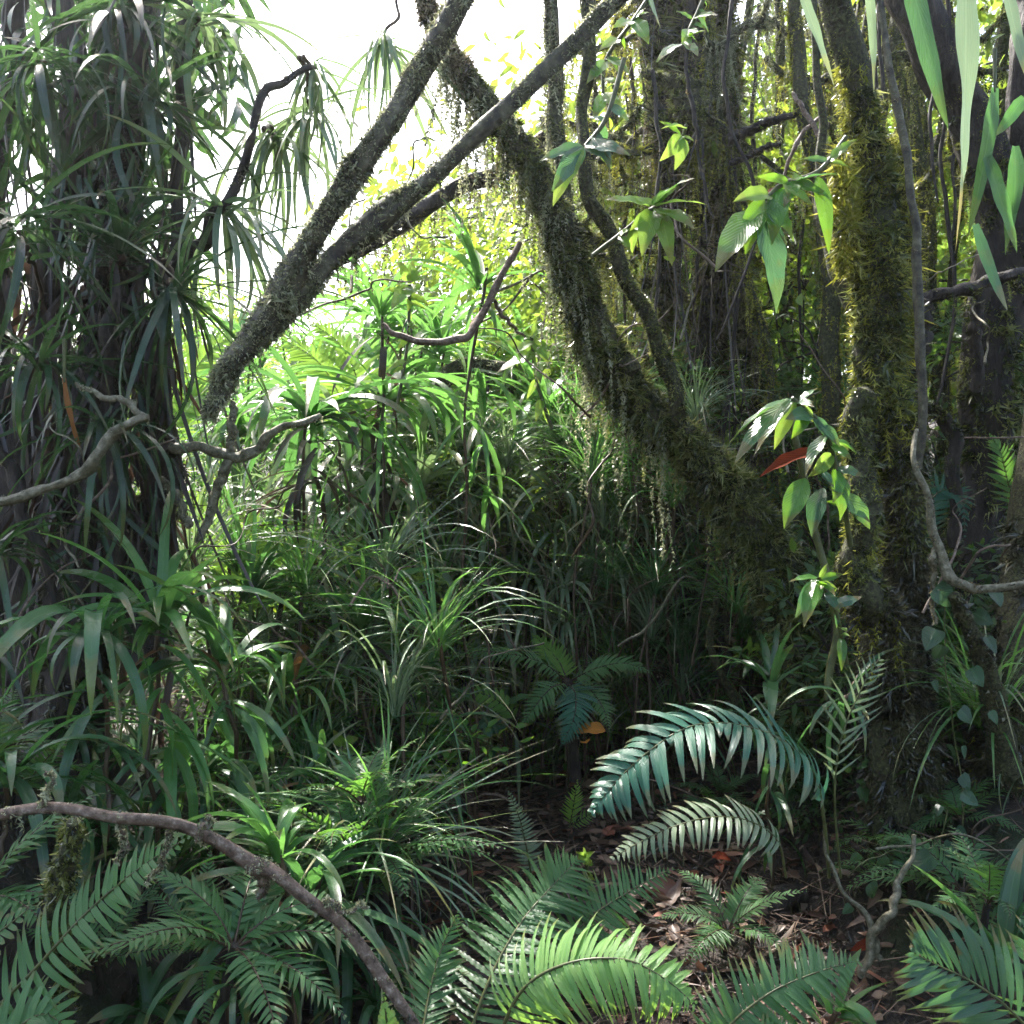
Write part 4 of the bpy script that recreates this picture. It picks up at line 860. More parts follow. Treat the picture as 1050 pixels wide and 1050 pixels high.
# hanging leaves near the camera, top right
def hang(label, rows, mat, name='hanging_leaf', cat='leaf', seed=0, fold=.2):
    """long strap leaves hanging from a stalk above the frame; rows: (px,py top, px,py tip, half width px, d)"""
    r = np.random.default_rng(seed)
    q = rows[0]; top = P(q[0], q[1] - 40, q[5])
    t = thing(name, label, cat, top)
    for x0, y0, x1, y1, hw, d in rows:
        a, b_ = P(x0, y0, d), P(x1, y1, d * r.uniform(.97, 1.03)); v = b_ - a; ln = np.linalg.norm(v)
        m_ = MB(); blades(m_, a[None], v[None] + [[0, -.05 * ln, 0]], [[r.normal(0, .25), -1, .1]], ln, hw * .8 / F * d, S=24, cols=5, bend=r.uniform(-.45, .5), kind='strap', fold=r.uniform(.2, .6), twist=r.normal(0, .9), ripple=.16, r=r)
        part('leaf', m_, M[mat], t)
    m_ = MB(); Limb([list(top) + [.006], list(P(q[0], q[1] - 15, q[5])) + [.005], list(P(q[0], q[1] + 4, q[5])) + [.003]], 10).mesh(m_, 6); part('stalk', m_, M['stalk'], t)
    return t

M['strap_pale'] = leaf_mat('pale_strap_leaf', (.12, .19, .12), (.19, .27, .18), (.26, .36, .17), rough=.35, amt=.35, old=(.42, .30, .04), oldamt=.75)
hang('long pale green strap leaf hanging close to the camera at upper right, its tip yellowing', [(990, -30, 988, 250, 17, 1.35)], 'strap_pale', seed=2)
hang('green strap leaf hanging from the top edge left of the long pale leaf', [(932, -30, 965, 128, 13, 1.7)], 'blue_leaf', seed=3)
hang('narrow pale leaf hanging at the top edge beside the golden moss trunk', [(888, -30, 905, 95, 6, 1.9)], 'strap_pale', seed=4)
hang('narrow whitish leaf blade slanting from the top edge in front of the yellow foliage', [(818, -20, 854, 92, 7, 1.9)], 'strap_pale', seed=5)
hang('thin pale leaf tip hanging at the top right corner', [(1028, -30, 1048, 95, 8, 1.5)], 'strap_pale', seed=6)
hang('limp strap leaves drooping from the bending trunk at the right edge', [(1020, 90, 1000, 240, 9, 2.6), (1012, 160, 1040, 260, 10, 2.6), (1040, 150, 1046, 260, 10, 2.7), (1000, 230, 1028, 332, 7, 2.5), (1050, 100, 1020, 140, 9, 2.5)], 'strap', seed=7)
hang('slender white-backed leaf at the top edge near the shaggy trunk', [(664, -20, 678, 34, 5, 2.2)], 'strap_pale', seed=8)

# ================================================================== broad-leaved plants
B = broad_plant
B('bluish drooping leaf spray at the top of the leaning tree side branch', [(640, 60, 2.5, 3.05), (622, 120, 2.5, 3.02), (600, 150, 2, 3)], [
    (598, 150, 560, 205, 3, 2.95), (600, 148, 655, 162, 3, 2.9), (598, 150, 545, 168, 3, 3.0), (600, 152, 628, 140, 3, 3.05), (596, 152, 562, 222, 3, 2.95, 'lime')], 'blue_leaf', seed=1, name='leafy_spray', cat='plant')
B('lime green leaf whorl with silvery upper leaves in front of the shaggy trunk', [(608, 262, 2.5, 3.25), (640, 238, 3, 3.2), (664, 218, 3, 3.15), (676, 212, 2.5, 3.15)], [
    (672, 212, 735, 210, 3.15, 3.0, 'lime', (0, -.5, .9), .17), (674, 214, 718, 238, 3.15, 2.95, 'lime', (.2, -.8, .5), .2), (674, 214, 692, 284, 3.15, 3.0, 'lime', (.1, -1, .1), .17), (670, 214, 656, 272, 3.15, 3.05, 'lime', (-.1, -1, .2), .22),
    (666, 212, 612, 204, 3.15, 3.05, 'lime', (0, -.6, .8), .2), (672, 210, 720, 178, 3.15, 2.9, 'pleat', (-.3, -.25, .9), .13), (668, 210, 700, 188, 3.15, 3.1, 'broad')], 'lime', seed=2, name='leafy_spray', cat='plant')
B('glossy green hanging leaf spray between the shaggy trunk and the golden moss trunk', [(868, 140, 2.5, 3.05), (840, 175, 2.5, 3.05), (800, 190, 2.5, 3.02), (778, 215, 2, 3)], [
    (776, 216, 726, 290, 3, 2.85, 'broad', (-.3, -.85, .4), .23), (782, 225, 798, 340, 3, 2.95, 'blue_leaf', (.2, -1, .2), .17), (838, 180, 852, 275, 3.05, 3.0, 'broad', (.1, -1, .2), .14), (800, 192, 790, 262, 3.02, 2.95, 'broad', (-.1, -1, .2), .2),
    (805, 190, 838, 215, 3.02, 2.95, 'lime'), (810, 188, 770, 180, 3.02, 3.0, 'broad'), (815, 186, 870, 178, 3.02, 2.95, 'blue_leaf', (0, -.4, .9), .18), (790, 200, 745, 208, 3.02, 2.9, 'lime'), (785, 215, 812, 262, 3, 2.95, 'pleat', (.3, -.9, .3), .13), (778, 215, 760, 260, 3, 2.95, 'lime'), (800, 192, 765, 210, 3.05, 3.1, 'red', (-.2, -.6, .8), .15)], 'broad', seed=3, name='leafy_spray', cat='plant')
B('pleated glossy leaf fan with whitish shine in front of the leaning tree', [(872, 560, 3, 2.95), (862, 500, 2.5, 2.9), (845, 440, 2.5, 2.88), (812, 408, 2.5, 2.85)], [
    (810, 408, 734, 466, 2.85, 2.75, 'pleat', (-.3, -.35, .9), .12), (812, 408, 742, 490, 2.85, 2.75, 'pleat', (-.4, -.5, .8), .11), (814, 410, 766, 478, 2.85, 2.78, 'pleat', (-.4, -.6, .7), .12), (816, 410, 790, 470, 2.85, 2.85, 'lime', (-.3, -.8, .4), .14),
    (820, 412, 842, 396, 2.85, 2.9, 'pleat', (0, -.4, .9), .16), (848, 445, 822, 496, 2.88, 2.8, 'pleat', (-.5, -.75, .4), .17), (826, 490, 800, 552, 2.86, 2.78, 'broad', (-.3, -.9, .3), .25), (855, 480, 862, 545, 2.9, 2.85, 'broad', (.2, -1, .2), .2), (850, 450, 885, 470, 2.9, 2.85, 'broad'), (840, 480, 858, 505, 2.88, 2.82, 'blue_leaf'), (845, 500, 830, 560, 2.9, 2.85, 'blue_leaf'), (842, 462, 768, 494, 2.9, 2.92, 'red', (-.2, -.6, .8), .15)], 'pleat', kind='lance', seed=4, name='leafy_spray', cat='plant', fold=.22)
B('toothed green leaf spray low in front of the golden moss trunk', [(868, 680, 2.5, 2.95), (855, 620, 2.2, 2.9), (838, 596, 2, 2.88)], [
    (838, 594, 822, 652, 2.88, 2.8, 'broad', (-.3, -.9, .3), .2), (838, 592, 803, 598, 2.88, 2.84, 'broad', (0, -.6, .8), .2), (840, 592, 850, 575, 2.88, 2.9, 'lime'), (842, 596, 862, 606, 2.88, 2.88, 'lime'), (836, 596, 812, 640, 2.88, 2.84, 'blue_leaf'), (842, 594, 868, 588, 2.88, 2.9, 'broad')], 'broad', seed=5, name='leafy_spray', cat='plant')
B('bright round-leaved sapling top in the gap left of the hook-shaped twig', [(407, 420, 2, 4.1), (418, 350, 1.6, 4.1), (420, 292, 2, 4.1)], [
    (420, 292, 398, 322, 4.1, 4.0), (420, 290, 446, 286, 4.1, 4.0), (420, 290, 408, 262, 4.1, 4.1), (420, 288, 436, 268, 4.1, 4.15), (418, 296, 450, 302, 4.1, 4.05), (416, 300, 392, 296, 4.1, 4.1), (420, 290, 424, 262, 4.1, 4.15)], 'lime', wr=.24, seed=6, name='sapling', cat='sapling')
B('lime leafed sapling between the hook-shaped twig and the leaning tree', [(566, 440, 2, 4.6), (550, 390, 1.6, 4.6), (545, 345, 2, 4.6)], [
    (545, 345, 520, 342, 4.6, 4.5), (545, 345, 572, 335, 4.6, 4.5), (548, 350, 570, 378, 4.6, 4.5), (546, 350, 524, 366, 4.6, 4.5), (546, 345, 552, 322, 4.6, 4.6), (550, 360, 500, 388, 4.6, 4.5), (548, 362, 490, 350, 4.6, 4.6), (550, 370, 555, 398, 4.6, 4.5)], 'lime', wr=.2, seed=7, name='sapling', cat='sapling')
B('small dark herb with a pale oval leaf beside the dark hollow', [(500, 790, 2, 4.3), (502, 760, 1.8, 4.3), (505, 738, 1.5, 4.3)], [
    (520, 722, 558, 712, 4.3, 4.2, 'pleat', (0, -.6, .8), .22), (505, 738, 480, 752, 4.3, 4.2), (505, 738, 512, 760, 4.3, 4.2), (505, 738, 486, 735, 4.3, 4.2), (505, 738, 522, 742, 4.3, 4.2), (505, 738, 495, 768, 4.3, 4.2)], 'blue_leaf', wr=.2, seed=8, name='herb', cat='herb')
B('yellowing broad leaf plant in the bank left of the path', [(392, 660, 2.5, 3.9), (370, 610, 2, 3.9), (350, 575, 2, 3.9)], [
    (350, 575, 330, 572, 3.9, 3.85), (350, 575, 378, 542, 3.9, 3.8), (352, 578, 340, 592, 3.9, 3.8), (355, 580, 376, 596, 3.9, 3.8)], 'lime', wr=.2, seed=9, name='herb', cat='herb')
B('light green herb at the foot of the big foreground fern on the litter', [(604, 905, 2, 3.1), (602, 890, 1.8, 3.1), (600, 880, 1.6, 3.1)], [
    (600, 880, 588, 872, 3.1, 3.05), (600, 880, 612, 872, 3.1, 3.05), (600, 880, 598, 866, 3.1, 3.1), (600, 880, 608, 886, 3.1, 3.0), (600, 880, 590, 884, 3.1, 3.0)], 'lime', wr=.22, seed=10, name='herb', cat='herb')
B('two round pale leaves on the bank beside the brown fallen blade', [(350, 790, 2, 3.3), (352, 765, 1.8, 3.3)], [
    (352, 765, 340, 745, 3.3, 3.25), (352, 765, 370, 755, 3.3, 3.25), (352, 768, 366, 775, 3.3, 3.25)], 'lime', wr=.32, seed=11, name='herb', cat='herb')
B('leaf spray hanging from the top edge in front of the shaggy trunk', [(730, -20, 2.5, 3.3), (712, 20, 2.2, 3.3), (700, 45, 2, 3.3)], [
    (700, 45, 668, 68, 3.3, 3.2, 'pleat', (-.2, -.5, .9), .16), (702, 42, 728, 30, 3.3, 3.2), (702, 44, 718, 60, 3.3, 3.2), (710, 20, 690, 10, 3.3, 3.3), (712, 18, 740, 15, 3.3, 3.2)], 'broad', seed=12, name='leafy_spray', cat='plant')
B('pale yellow leaf pair hanging beside the shaggy trunk', [(704, 128, 2, 3.9), (700, 140, 1.6, 3.9)], [
    (700, 140, 672, 170, 3.9, 3.8), (702, 142, 690, 180, 3.9, 3.85), (698, 138, 672, 122, 3.9, 3.85, 'broad')], 'lime', seed=13, name='leafy_spray', cat='plant')
B('broad glossy leaves on a shoot at the top edge right of the leaning tree top', [(690, -40, 2.5, 3.7), (650, 20, 2.2, 3.7), (622, 60, 2, 3.7), (618, 100, 1.5, 3.7)], [
    (622, 62, 598, 90, 3.7, 3.6), (622, 60, 650, 80, 3.7, 3.6), (650, 22, 625, 30, 3.7, 3.6), (650, 20, 668, 50, 3.7, 3.6), (618, 98, 606, 128, 3.7, 3.6), (619, 95, 642, 118, 3.7, 3.6, 'lime'), (635, 40, 610, 55, 3.7, 3.6, 'lime')], 'broad', seed=14, name='leafy_spray', cat='plant')

# heart-leaved climbers on the dark bank at right
def climber(label, rows, leaves, seed, mat='heart'):
    r = np.random.default_rng(seed)
    pts = [list(P(a, b_, d)) + [.0022] for a, b_, d in rows]
    t = thing('climber', label, 'climber', pts[0][:3])
    m_ = MB(); Limb(pts, 50, .1, wob=.004, seed=seed).mesh(m_, 6); part('stem', m_, M['stalk'], t)
    for x, y, d, s in leaves:
        p = P(x, y, d); s = s * r.uniform(.55, 1.25); p = p + r.normal(0, .012, 3); v = np.array([r.normal(0, .6), r.normal(-.25, .35), -1])
        m_ = MB(); blades(m_, p[None], v[None], [[r.normal(0, .7), -1, .35 + r.normal(0, .3)]], s, s * .42, S=12, cols=7, bend=r.uniform(.2, .6), kind='heart', fold=.12, r=r); part('leaf', m_, M[mat], t)
    return t
climber('heart-leaved climber with dark leaves trailing down the lower right trunk', [(992, 960, 3.05), (985, 880, 3.05), (985, 800, 3.03), (975, 720, 3.0), (968, 650, 3.0), (975, 590, 3.0)],
        [(958, 598, 2.95, .07), (990, 610, 2.95, .07), (957, 645, 2.95, .07), (1003, 625, 2.95, .065), (972, 672, 2.95, .07), (1004, 650, 2.97, .06), (978, 730, 2.97, .065), (995, 690, 2.97, .06), (985, 792, 2.98, .062), (980, 815, 2.98, .06), (985, 842, 3, .06), (990, 765, 3, .06), (980, 868, 3, .06), (1000, 880, 3, .055), (1020, 600, 3, .06), (960, 700, 3, .06), (1012, 730, 3, .06)], 201)
climber('pale heart-leaved creeper along the foot of the golden moss trunk', [(870, 905, 2.95), (885, 885, 2.95), (910, 872, 2.95), (940, 872, 2.95), (962, 868, 2.95), (972, 830, 2.95)],
        [(882, 872, 2.9, .05), (904, 876, 2.9, .055), (922, 882, 2.9, .06), (956, 872, 2.9, .065), (965, 826, 2.92, .06), (888, 905, 2.9, .05), (976, 920, 2.9, .06), (1040, 905, 2.85, .05), (985, 940, 2.9, .055), (870, 925, 2.88, .04)], 202)

# ================================================================== fallen leaves and litter
def fallen(label, px, py, size, mat, seed, name='fallen_leaf', d=None, lift=.02):
    r = np.random.default_rng(seed)
    if d is None:
        d = 4.
        for _ in range(40):
            p = P(px, py, d); d = max(2, min(9, d + (p[2] - float(ground(p[0], p[1])) - lift) * 1.2))
    p = P(px, py, d); a = r.uniform(0, 6.28); v = np.array([math.cos(a), math.sin(a) * .7, r.uniform(-.1, .35)])
    m_ = MB(); blades(m_, p[None] - v * size / 2, v[None], [[r.normal(0, .3), -.6, .8]], size, size * .24, S=12, cols=5, bend=r.uniform(.4, 1.2), kind='ovate', fold=.3, ripple=.15, r=r)
    return one(m_, name, M[mat], label, 'leaf', p)
fallen('large orange dead leaf caught among stalks below the tree fern', 603, 744, .15, 'orange', 1, d=4.15)
fallen('second orange dead leaf just under the large one by the tree fern', 600, 760, .10, 'orange', 2, d=4.12)
fallen('red fallen leaf on the brown litter at the back of the path', 466, 856, .15, 'red', 3)
fallen('small red fallen leaf beside the litter heap left of the path', 452, 862, .08, 'red', 4)
fallen('red fallen leaf on the litter below the pale silvery fern', 737, 877, .09, 'red', 5, d=3.55)
fallen('red-brown dead leaf stuck upright in the litter at lower right', 888, 968, .09, 'red', 6, d=2.75)
fallen('brown curled leaf on the litter right of the big foreground fern', 770, 935, .12, 'dry', 7)
hang('long curved orange dead blade hanging on the dark left tree', [(66, 388, 80, 476, 4.5, 2.75)], 'orange_dull', 'dead_leaf', seed=10)
fallen('tiny red leaf hanging between the right-hand trunks', 952, 460, .05, 'red', 11, d=3.4)

r = np.random.default_rng(77); b = MB(); n = 9000
x = r.normal(.35, .75, n); y = r.uniform(2.2, 7.5, n); z = ground(x, y)
q = np.stack([x, y, z + r.uniform(0, .025, n)], 1); a = r.uniform(0, 6.28, n)
v = np.stack([np.cos(a), np.sin(a), r.normal(0, .18, n)], 1)
blades(b, q, v, r.normal(0, .45, (n, 3)) + [0, 0, 1], np.clip(np.exp(r.normal(-2.9, .6, n)), .015, .2), r.uniform(.002, .018, n), S=4, cols=3, bend=r.normal(.2, .5, n), kind='lance', fold=.3, tint=r.uniform(0, 1, n) ** 1.4, r=r)
n = 2600; x = r.normal(.3, .8, n); y = r.uniform(2.3, 6.5, n); q = np.stack([x, y, ground(x, y) + .012], 1); a = r.uniform(0, 6.28, n)
blades(b, q, np.stack([np.cos(a), np.sin(a), r.normal(0, .15, n)], 1), r.normal(0, .3, (n, 3)) + [0, 0, 1], r.uniform(.08, .4, n), .0022, S=5, cols=3, bend=r.normal(0, .4, n), kind='blunt', fold=-.8, tint=r.uniform(.1, .85, n), r=r)
n = 420; x = r.normal(.3, .7, n); y = r.uniform(2.3, 6, n); q = np.stack([x, y, ground(x, y) + r.uniform(.01, .035, n)], 1); a = r.uniform(0, 6.28, n)
blades(b, q, np.stack([np.cos(a), np.sin(a), r.normal(.1, .3, n)], 1), r.normal(0, .5, (n, 3)) + [0, 0, 1], r.uniform(.07, .17, n), r.uniform(.012, .034, n), S=8, cols=5, bend=r.normal(.5, .6, n), kind='ovate', fold=.35, ripple=.2, tint=r.uniform(.1, 1, n), r=r)
one(b, 'leaf_litter', M['litter'], 'brown dead leaves and twigs carpeting the forest path', 'leaf litter', (0, 3, 0), kind='stuff')
b = MB(); n = 60000; x = r.uniform(-3, 3, n); y = r.uniform(1.8, 8, n); k = np.abs(x - .1) > .3 + r.uniform(0, .5, n); x, y = x[k], y[k]; n = len(x)
q = np.stack([x, y, ground(x, y) - .003], 1)
blades(b, q, r.normal(0, .7, (n, 3)) + [0, 0, 1], r.normal(0, 1, (n, 3)), r.uniform(.015, .07, n), r.uniform(.002, .0045, n), S=2, cols=2, bend=r.uniform(0, 1, n), kind='lance2', tint=np.clip(.5 + .5 * np.sin(x * 7) * np.sin(y * 6) + r.normal(0, .2, n), 0, 1), r=r)
one(b, 'ground_moss', M['moss_dark'], 'short olive moss covering the banks beside the path', 'moss', (0, 3, 0), kind='stuff')


# ================================================================== masses of plants, each one its own thing
protos = []


def keep(t):
    protos.append(t); return t


def fit_stem(px, py, d, sink=0.):
    p = P(px, py, d); gz = float(ground(p[0], p[1]))
    if p[2] < gz + .06: p[2] = gz + .06
    return p, p[2] - gz


def shrub_proto(seed, nl, size, leaf, mat, stem=.6, ratio=.36, kind='ovate', nclump=9):
    r = np.random.default_rng(seed); t = thing('small_shrub', 'x', 'shrub', (0, 0, 0))
    b, s = MB(), MB()
    cc = r.normal(0, 1, (nclump, 3)) * size * [.5, .5, .38]; cc[:, 2] += size * .15
    for c in cc:
        Limb([[0, 0, -.15 * size, .006], list(c * .5 + r.normal(0, .02, 3)) + [.004], list(c) + [.002]], 8).mesh(s, 5)
        n = nl // nclump; q = c + r.normal(0, 1, (n, 3)) * size * .17
        blades(b, q, unit(q - c * .6) + r.normal(0, .5, (n, 3)) + [0, 0, -.15], r.normal(0, .5, (n, 3)) + [0, -.2, 1], leaf * r.uniform(.5, 1.2, n), leaf * ratio * .5 * r.uniform(.8, 1.3, n), S=4, cols=3, bend=r.normal(.5, .3, n), kind=kind, fold=.25, tint=np.clip(r.normal(.5, .25, n), 0, 1), r=r)
    Limb([[.02, 0, -stem, .009], [0, .02, -stem / 2, .007], [0, 0, 0, .006]], 10, .2).mesh(s, 6)
    part('foliage', b, M[mat], t); part('stem', s, M['dark_bark'], t)
    return t


A_nar = [keep(strap_proto(26, .42, .0075, 'strap', (10, 82), (50, 140), 300 + i, 1.6)) for i in range(3)] + [keep(strap_proto(26, .42, .0085, 'strap_bright', (10, 82), (50, 130), 310 + i, 1.6)) for i in range(2)] + [keep(strap_proto(14 + 6 * i, .3 + .09 * i, .0055 + .0022 * i, ('strap', 'strap_grey_lit', 'strap_bright', 'strap')[i], (5 + 12 * i, 85), (30, 110 + 15 * i), 315 + i, 1.6)) for i in range(4)]
A_long = [keep(strap_proto(34, .72, .0125, 'strap', (-10, 70), (80, 155), 320 + i, 2.6, tiers=2)) for i in range(3)] + [keep(strap_proto(34, .72, .0125, 'strap_grey_lit', (-10, 70), (80, 155), 330 + i, 2.6, tiers=2)) for i in range(3)]
A_brt = [keep(strap_proto(28, .62, .014, 'strap_bright', (0, 82), (50, 140), 340 + i, 3.2)) for i in range(3)]
A_drk = [keep(strap_proto(22, .42, .011, 'strap', (0, 78), (60, 150), 350 + i, 1.2)) for i in range(3)]
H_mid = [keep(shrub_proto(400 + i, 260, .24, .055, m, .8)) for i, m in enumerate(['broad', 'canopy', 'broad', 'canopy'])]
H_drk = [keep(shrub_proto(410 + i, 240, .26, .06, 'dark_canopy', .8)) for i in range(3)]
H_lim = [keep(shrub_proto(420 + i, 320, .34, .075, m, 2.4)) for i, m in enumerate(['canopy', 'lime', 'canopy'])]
Fn = [keep(fern_proto(8, .42, .11, 20, m, 430 + i)) for i, m in enumerate(['fern'] * 4)]

fr = np.random.default_rng(2024)


def fill(protolist, boxes, group, label, sc=(.75, 1.2), tilt=.15):
    for x0, y0, x1, y1, d0, d1, n in boxes:
        for _ in range(n):
            d = fr.uniform(d0, d1); p, h = fit_stem(fr.uniform(x0, x1), fr.uniform(y0, y1), d)
            if d < 5.0 and abs(p[0] - .1) < .42 and p[2] < 1.0: continue
            t = protolist[fr.integers(len(protolist))]
            dup(t, p, fr.uniform(0, 6.28), fr.uniform(*sc), label, group, (fr.normal(0, tilt), fr.normal(0, tilt)))


fill(A_nar, [(190, 600, 440, 800, 3.6, 4.8, 22), (230, 760, 420, 880, 3.0, 3.8, 7), (-60, 600, 200, 800, 3.9, 4.8, 6)], 'narrow strap plants on the bank left of the path', 'narrow-leaved green strap plant in the dense bank left of the path')
G_up = [keep(strap_proto(60, .55, .0030, m, (40, 88), (30, 120), 360 + i, 1.4, name='grass_tuft')) for i, m in enumerate(['strap', 'strap_bright', 'strap_grey_lit', 'strap_bright'])]
fill(G_up, [(200, 580, 460, 860, 3.3, 4.9, 26), (400, 420, 660, 700, 4.6, 5.8, 30), (620, 640, 760, 760, 4.6, 5.2, 8), (640, 380, 880, 640, 4.3, 5.5, 14), (850, 720, 1050, 930, 3.2, 3.6, 3), (250, 860, 420, 960, 2.7, 3.2, 5)], 'grass tufts in the undergrowth', 'tuft of fine arching grass-like leaves growing through the undergrowth')
fill(A_long[3:], [(400, 470, 640, 620, 4.7, 5.4, 12)], 'grey-green hanging strap plants in the dark hollow', 'grey-green strap plant with limp leaves low in the dark hollow at the centre', sc=(.5, .8))
fill(A_long, [(370, 400, 600, 540, 5.2, 6.6, 20), (230, 420, 420, 560, 4.6, 6, 12)], 'long hanging strap plants above the dark hollow', 'strap plant with long hanging leaves in the wall of leaves above the dark hollow')
fill(A_brt, [(250, 320, 560, 420, 5.2, 8, 26), (130, 380, 330, 470, 5, 7.5, 12), (-80, 470, 130, 620, 4.6, 6.5, 8)], 'bright strap plants on the sunlit slope', 'bright green strap plant on the sunlit slope under the white gap')
fill(A_drk, [(-60, 780, 260, 1040, 2.5, 3.5, 10), (240, 900, 420, 1040, 2.5, 3.0, 4)], 'dark strap plants below the brown branch', 'dark strap plant in the shade around the bare brown branch')
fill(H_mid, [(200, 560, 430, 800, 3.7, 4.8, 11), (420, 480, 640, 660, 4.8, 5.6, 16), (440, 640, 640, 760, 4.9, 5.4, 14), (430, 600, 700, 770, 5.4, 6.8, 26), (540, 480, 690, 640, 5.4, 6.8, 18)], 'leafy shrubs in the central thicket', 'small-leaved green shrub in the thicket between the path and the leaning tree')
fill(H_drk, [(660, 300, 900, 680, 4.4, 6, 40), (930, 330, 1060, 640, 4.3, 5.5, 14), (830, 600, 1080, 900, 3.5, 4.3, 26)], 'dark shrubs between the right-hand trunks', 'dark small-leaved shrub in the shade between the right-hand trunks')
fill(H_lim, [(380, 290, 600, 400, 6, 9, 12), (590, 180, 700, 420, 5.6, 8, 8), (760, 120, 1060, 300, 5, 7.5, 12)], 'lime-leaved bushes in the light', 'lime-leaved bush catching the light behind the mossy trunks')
fill(Fn, [(200, 600, 430, 800, 3.6, 4.6, 9), (440, 740, 640, 840, 4.3, 5.4, 8), (640, 800, 820, 880, 4.0, 4.6, 2), (640, 560, 860, 700, 4.5, 5.5, 6), (420, 940, 480, 1000, 3, 3.3, 2), (730, 950, 860, 1000, 2.7, 3.1, 1), (860, 880, 1060, 990, 2.7, 3.3, 6), (-40, 900, 260, 1050, 2.1, 2.9, 7), (200, 820, 420, 1000, 2.6, 3.4, 6)], 'small ferns on the forest floor', 'small fern on the forest floor beside the path', sc=(.5, .95))


# ------------------------------------------------------------------ leafy trees behind
def tree_proto(seed, mat, h, cr, leaf, nl, nclump=16, flat=.75, lean=.2):
    r = np.random.default_rng(seed); t = thing('leafy_tree', 'x', 'tree', (0, 0, 0))
    top = np.array([r.normal(0, lean), r.normal(0, lean), h * .8]); b, s, w_ = MB(), MB(), MB()
    Limb([[0, 0, -.6, h * .018 + .02], list(top * .4 + r.normal(0, .06, 3)) + [h * .014 + .015], list(top) + [.012]], 30, .2, seed=seed).mesh(s, 9)
    for k in range(nclump):
        f = r.uniform(.25, 1); st = top * f; dr = unit(r.normal(0, 1, 3) * [1, 1, .5] + [0, 0, .2]); c = st + dr * cr * r.uniform(.35, 1.) * np.array([1, 1, flat])
        mid = (st + c) / 2 + r.normal(0, .06, 3); mid[2] += .06
        Limb([list(st) + [.013], list(mid) + [.008], list(c) + [.003]], 10, .2).mesh(w_, 5)
        n = nl // nclump; rr = cr * r.uniform(.16, .34); q = c + r.normal(0, 1, (n, 3)) * rr * [1, 1, .7]
        blades(b, q, unit(q - st) * .7 + r.normal(0, .6, (n, 3)) + [0, 0, -.45], r.normal(0, .55, (n, 3)) + [0, 0, 1], leaf * r.uniform(.5, 1.25, n), leaf * .19 * r.uniform(.7, 1.4, n), S=4, cols=3, bend=r.normal(.5, .3, n), kind='ovate', fold=.25,
               tint=np.clip(r.normal(.5, .2, n) + r.normal(0, .2), 0, 1), r=r)
    part('trunk', s, M['mossbark'], t); part('branches', w_, M['dark_bark'], t); part('crown', b, M[mat], t)
    return t


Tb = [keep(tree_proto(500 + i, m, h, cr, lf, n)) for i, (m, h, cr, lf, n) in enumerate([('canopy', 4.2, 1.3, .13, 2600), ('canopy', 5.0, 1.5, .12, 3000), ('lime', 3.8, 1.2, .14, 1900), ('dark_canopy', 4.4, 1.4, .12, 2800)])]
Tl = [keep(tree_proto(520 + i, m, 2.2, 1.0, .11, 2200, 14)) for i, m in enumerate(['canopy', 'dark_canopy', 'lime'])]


def trees(pl, rows, group, label):
    for x, y, s in rows:
        z = float(ground(x, y)); t = pl[fr.integers(len(pl))]
        dup(t, (x, y, z), fr.uniform(0, 6.28), s, label, group)


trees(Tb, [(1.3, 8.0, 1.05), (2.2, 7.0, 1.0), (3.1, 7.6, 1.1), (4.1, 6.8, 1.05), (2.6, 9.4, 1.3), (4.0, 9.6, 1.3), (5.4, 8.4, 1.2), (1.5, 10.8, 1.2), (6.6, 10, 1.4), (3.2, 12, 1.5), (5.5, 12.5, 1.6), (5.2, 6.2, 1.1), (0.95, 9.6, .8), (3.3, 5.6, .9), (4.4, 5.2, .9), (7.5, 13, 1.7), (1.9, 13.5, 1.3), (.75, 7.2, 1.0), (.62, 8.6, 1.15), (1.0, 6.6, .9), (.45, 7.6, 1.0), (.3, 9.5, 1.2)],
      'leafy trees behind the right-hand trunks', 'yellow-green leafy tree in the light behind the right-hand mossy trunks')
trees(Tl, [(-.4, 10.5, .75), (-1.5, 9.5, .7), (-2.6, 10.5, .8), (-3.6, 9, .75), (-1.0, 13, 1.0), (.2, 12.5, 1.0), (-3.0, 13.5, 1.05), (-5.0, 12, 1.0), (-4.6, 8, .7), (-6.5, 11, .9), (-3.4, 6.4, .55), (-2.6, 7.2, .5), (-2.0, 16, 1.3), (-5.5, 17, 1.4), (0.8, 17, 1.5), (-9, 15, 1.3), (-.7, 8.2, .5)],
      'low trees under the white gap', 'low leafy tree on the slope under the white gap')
for t in protos:
    for ch in list(t.children_recursive): bpy.data.objects.remove(ch)
    bpy.data.objects.remove(t)

# ================================================================== canopy over the path: boughs of the mossy trees
def bough(label, start, tips, mat, seed, leaf=.13, n=260):
    r = np.random.default_rng(seed); t = thing('leafy_bough', label, 'bough', start); s, b = MB(), MB()
    for tp in tips:
        c = np.array(tp, float); st = np.array(start, float)
        Limb([list(st) + [.03], list((st + c) / 2 + r.normal(0, .1, 3)) + [.02], list(c) + [.006]], 20, .2).mesh(s, 7)
        k = r.uniform(.35, 1, n); q = st + (c - st) * k[:, None] + r.normal(0, .22, (n, 3))
        blades(b, q, r.normal(0, .7, (n, 3)) + [0, 0, -.6], r.normal(0, .5, (n, 3)) + [0, 0, 1], leaf * r.uniform(.5, 1.2, n), leaf * .18, S=4, cols=3, bend=.5, kind='ovate', r=r)
    part('limb', s, M['bark'], t); part('foliage', b, M[mat], t)


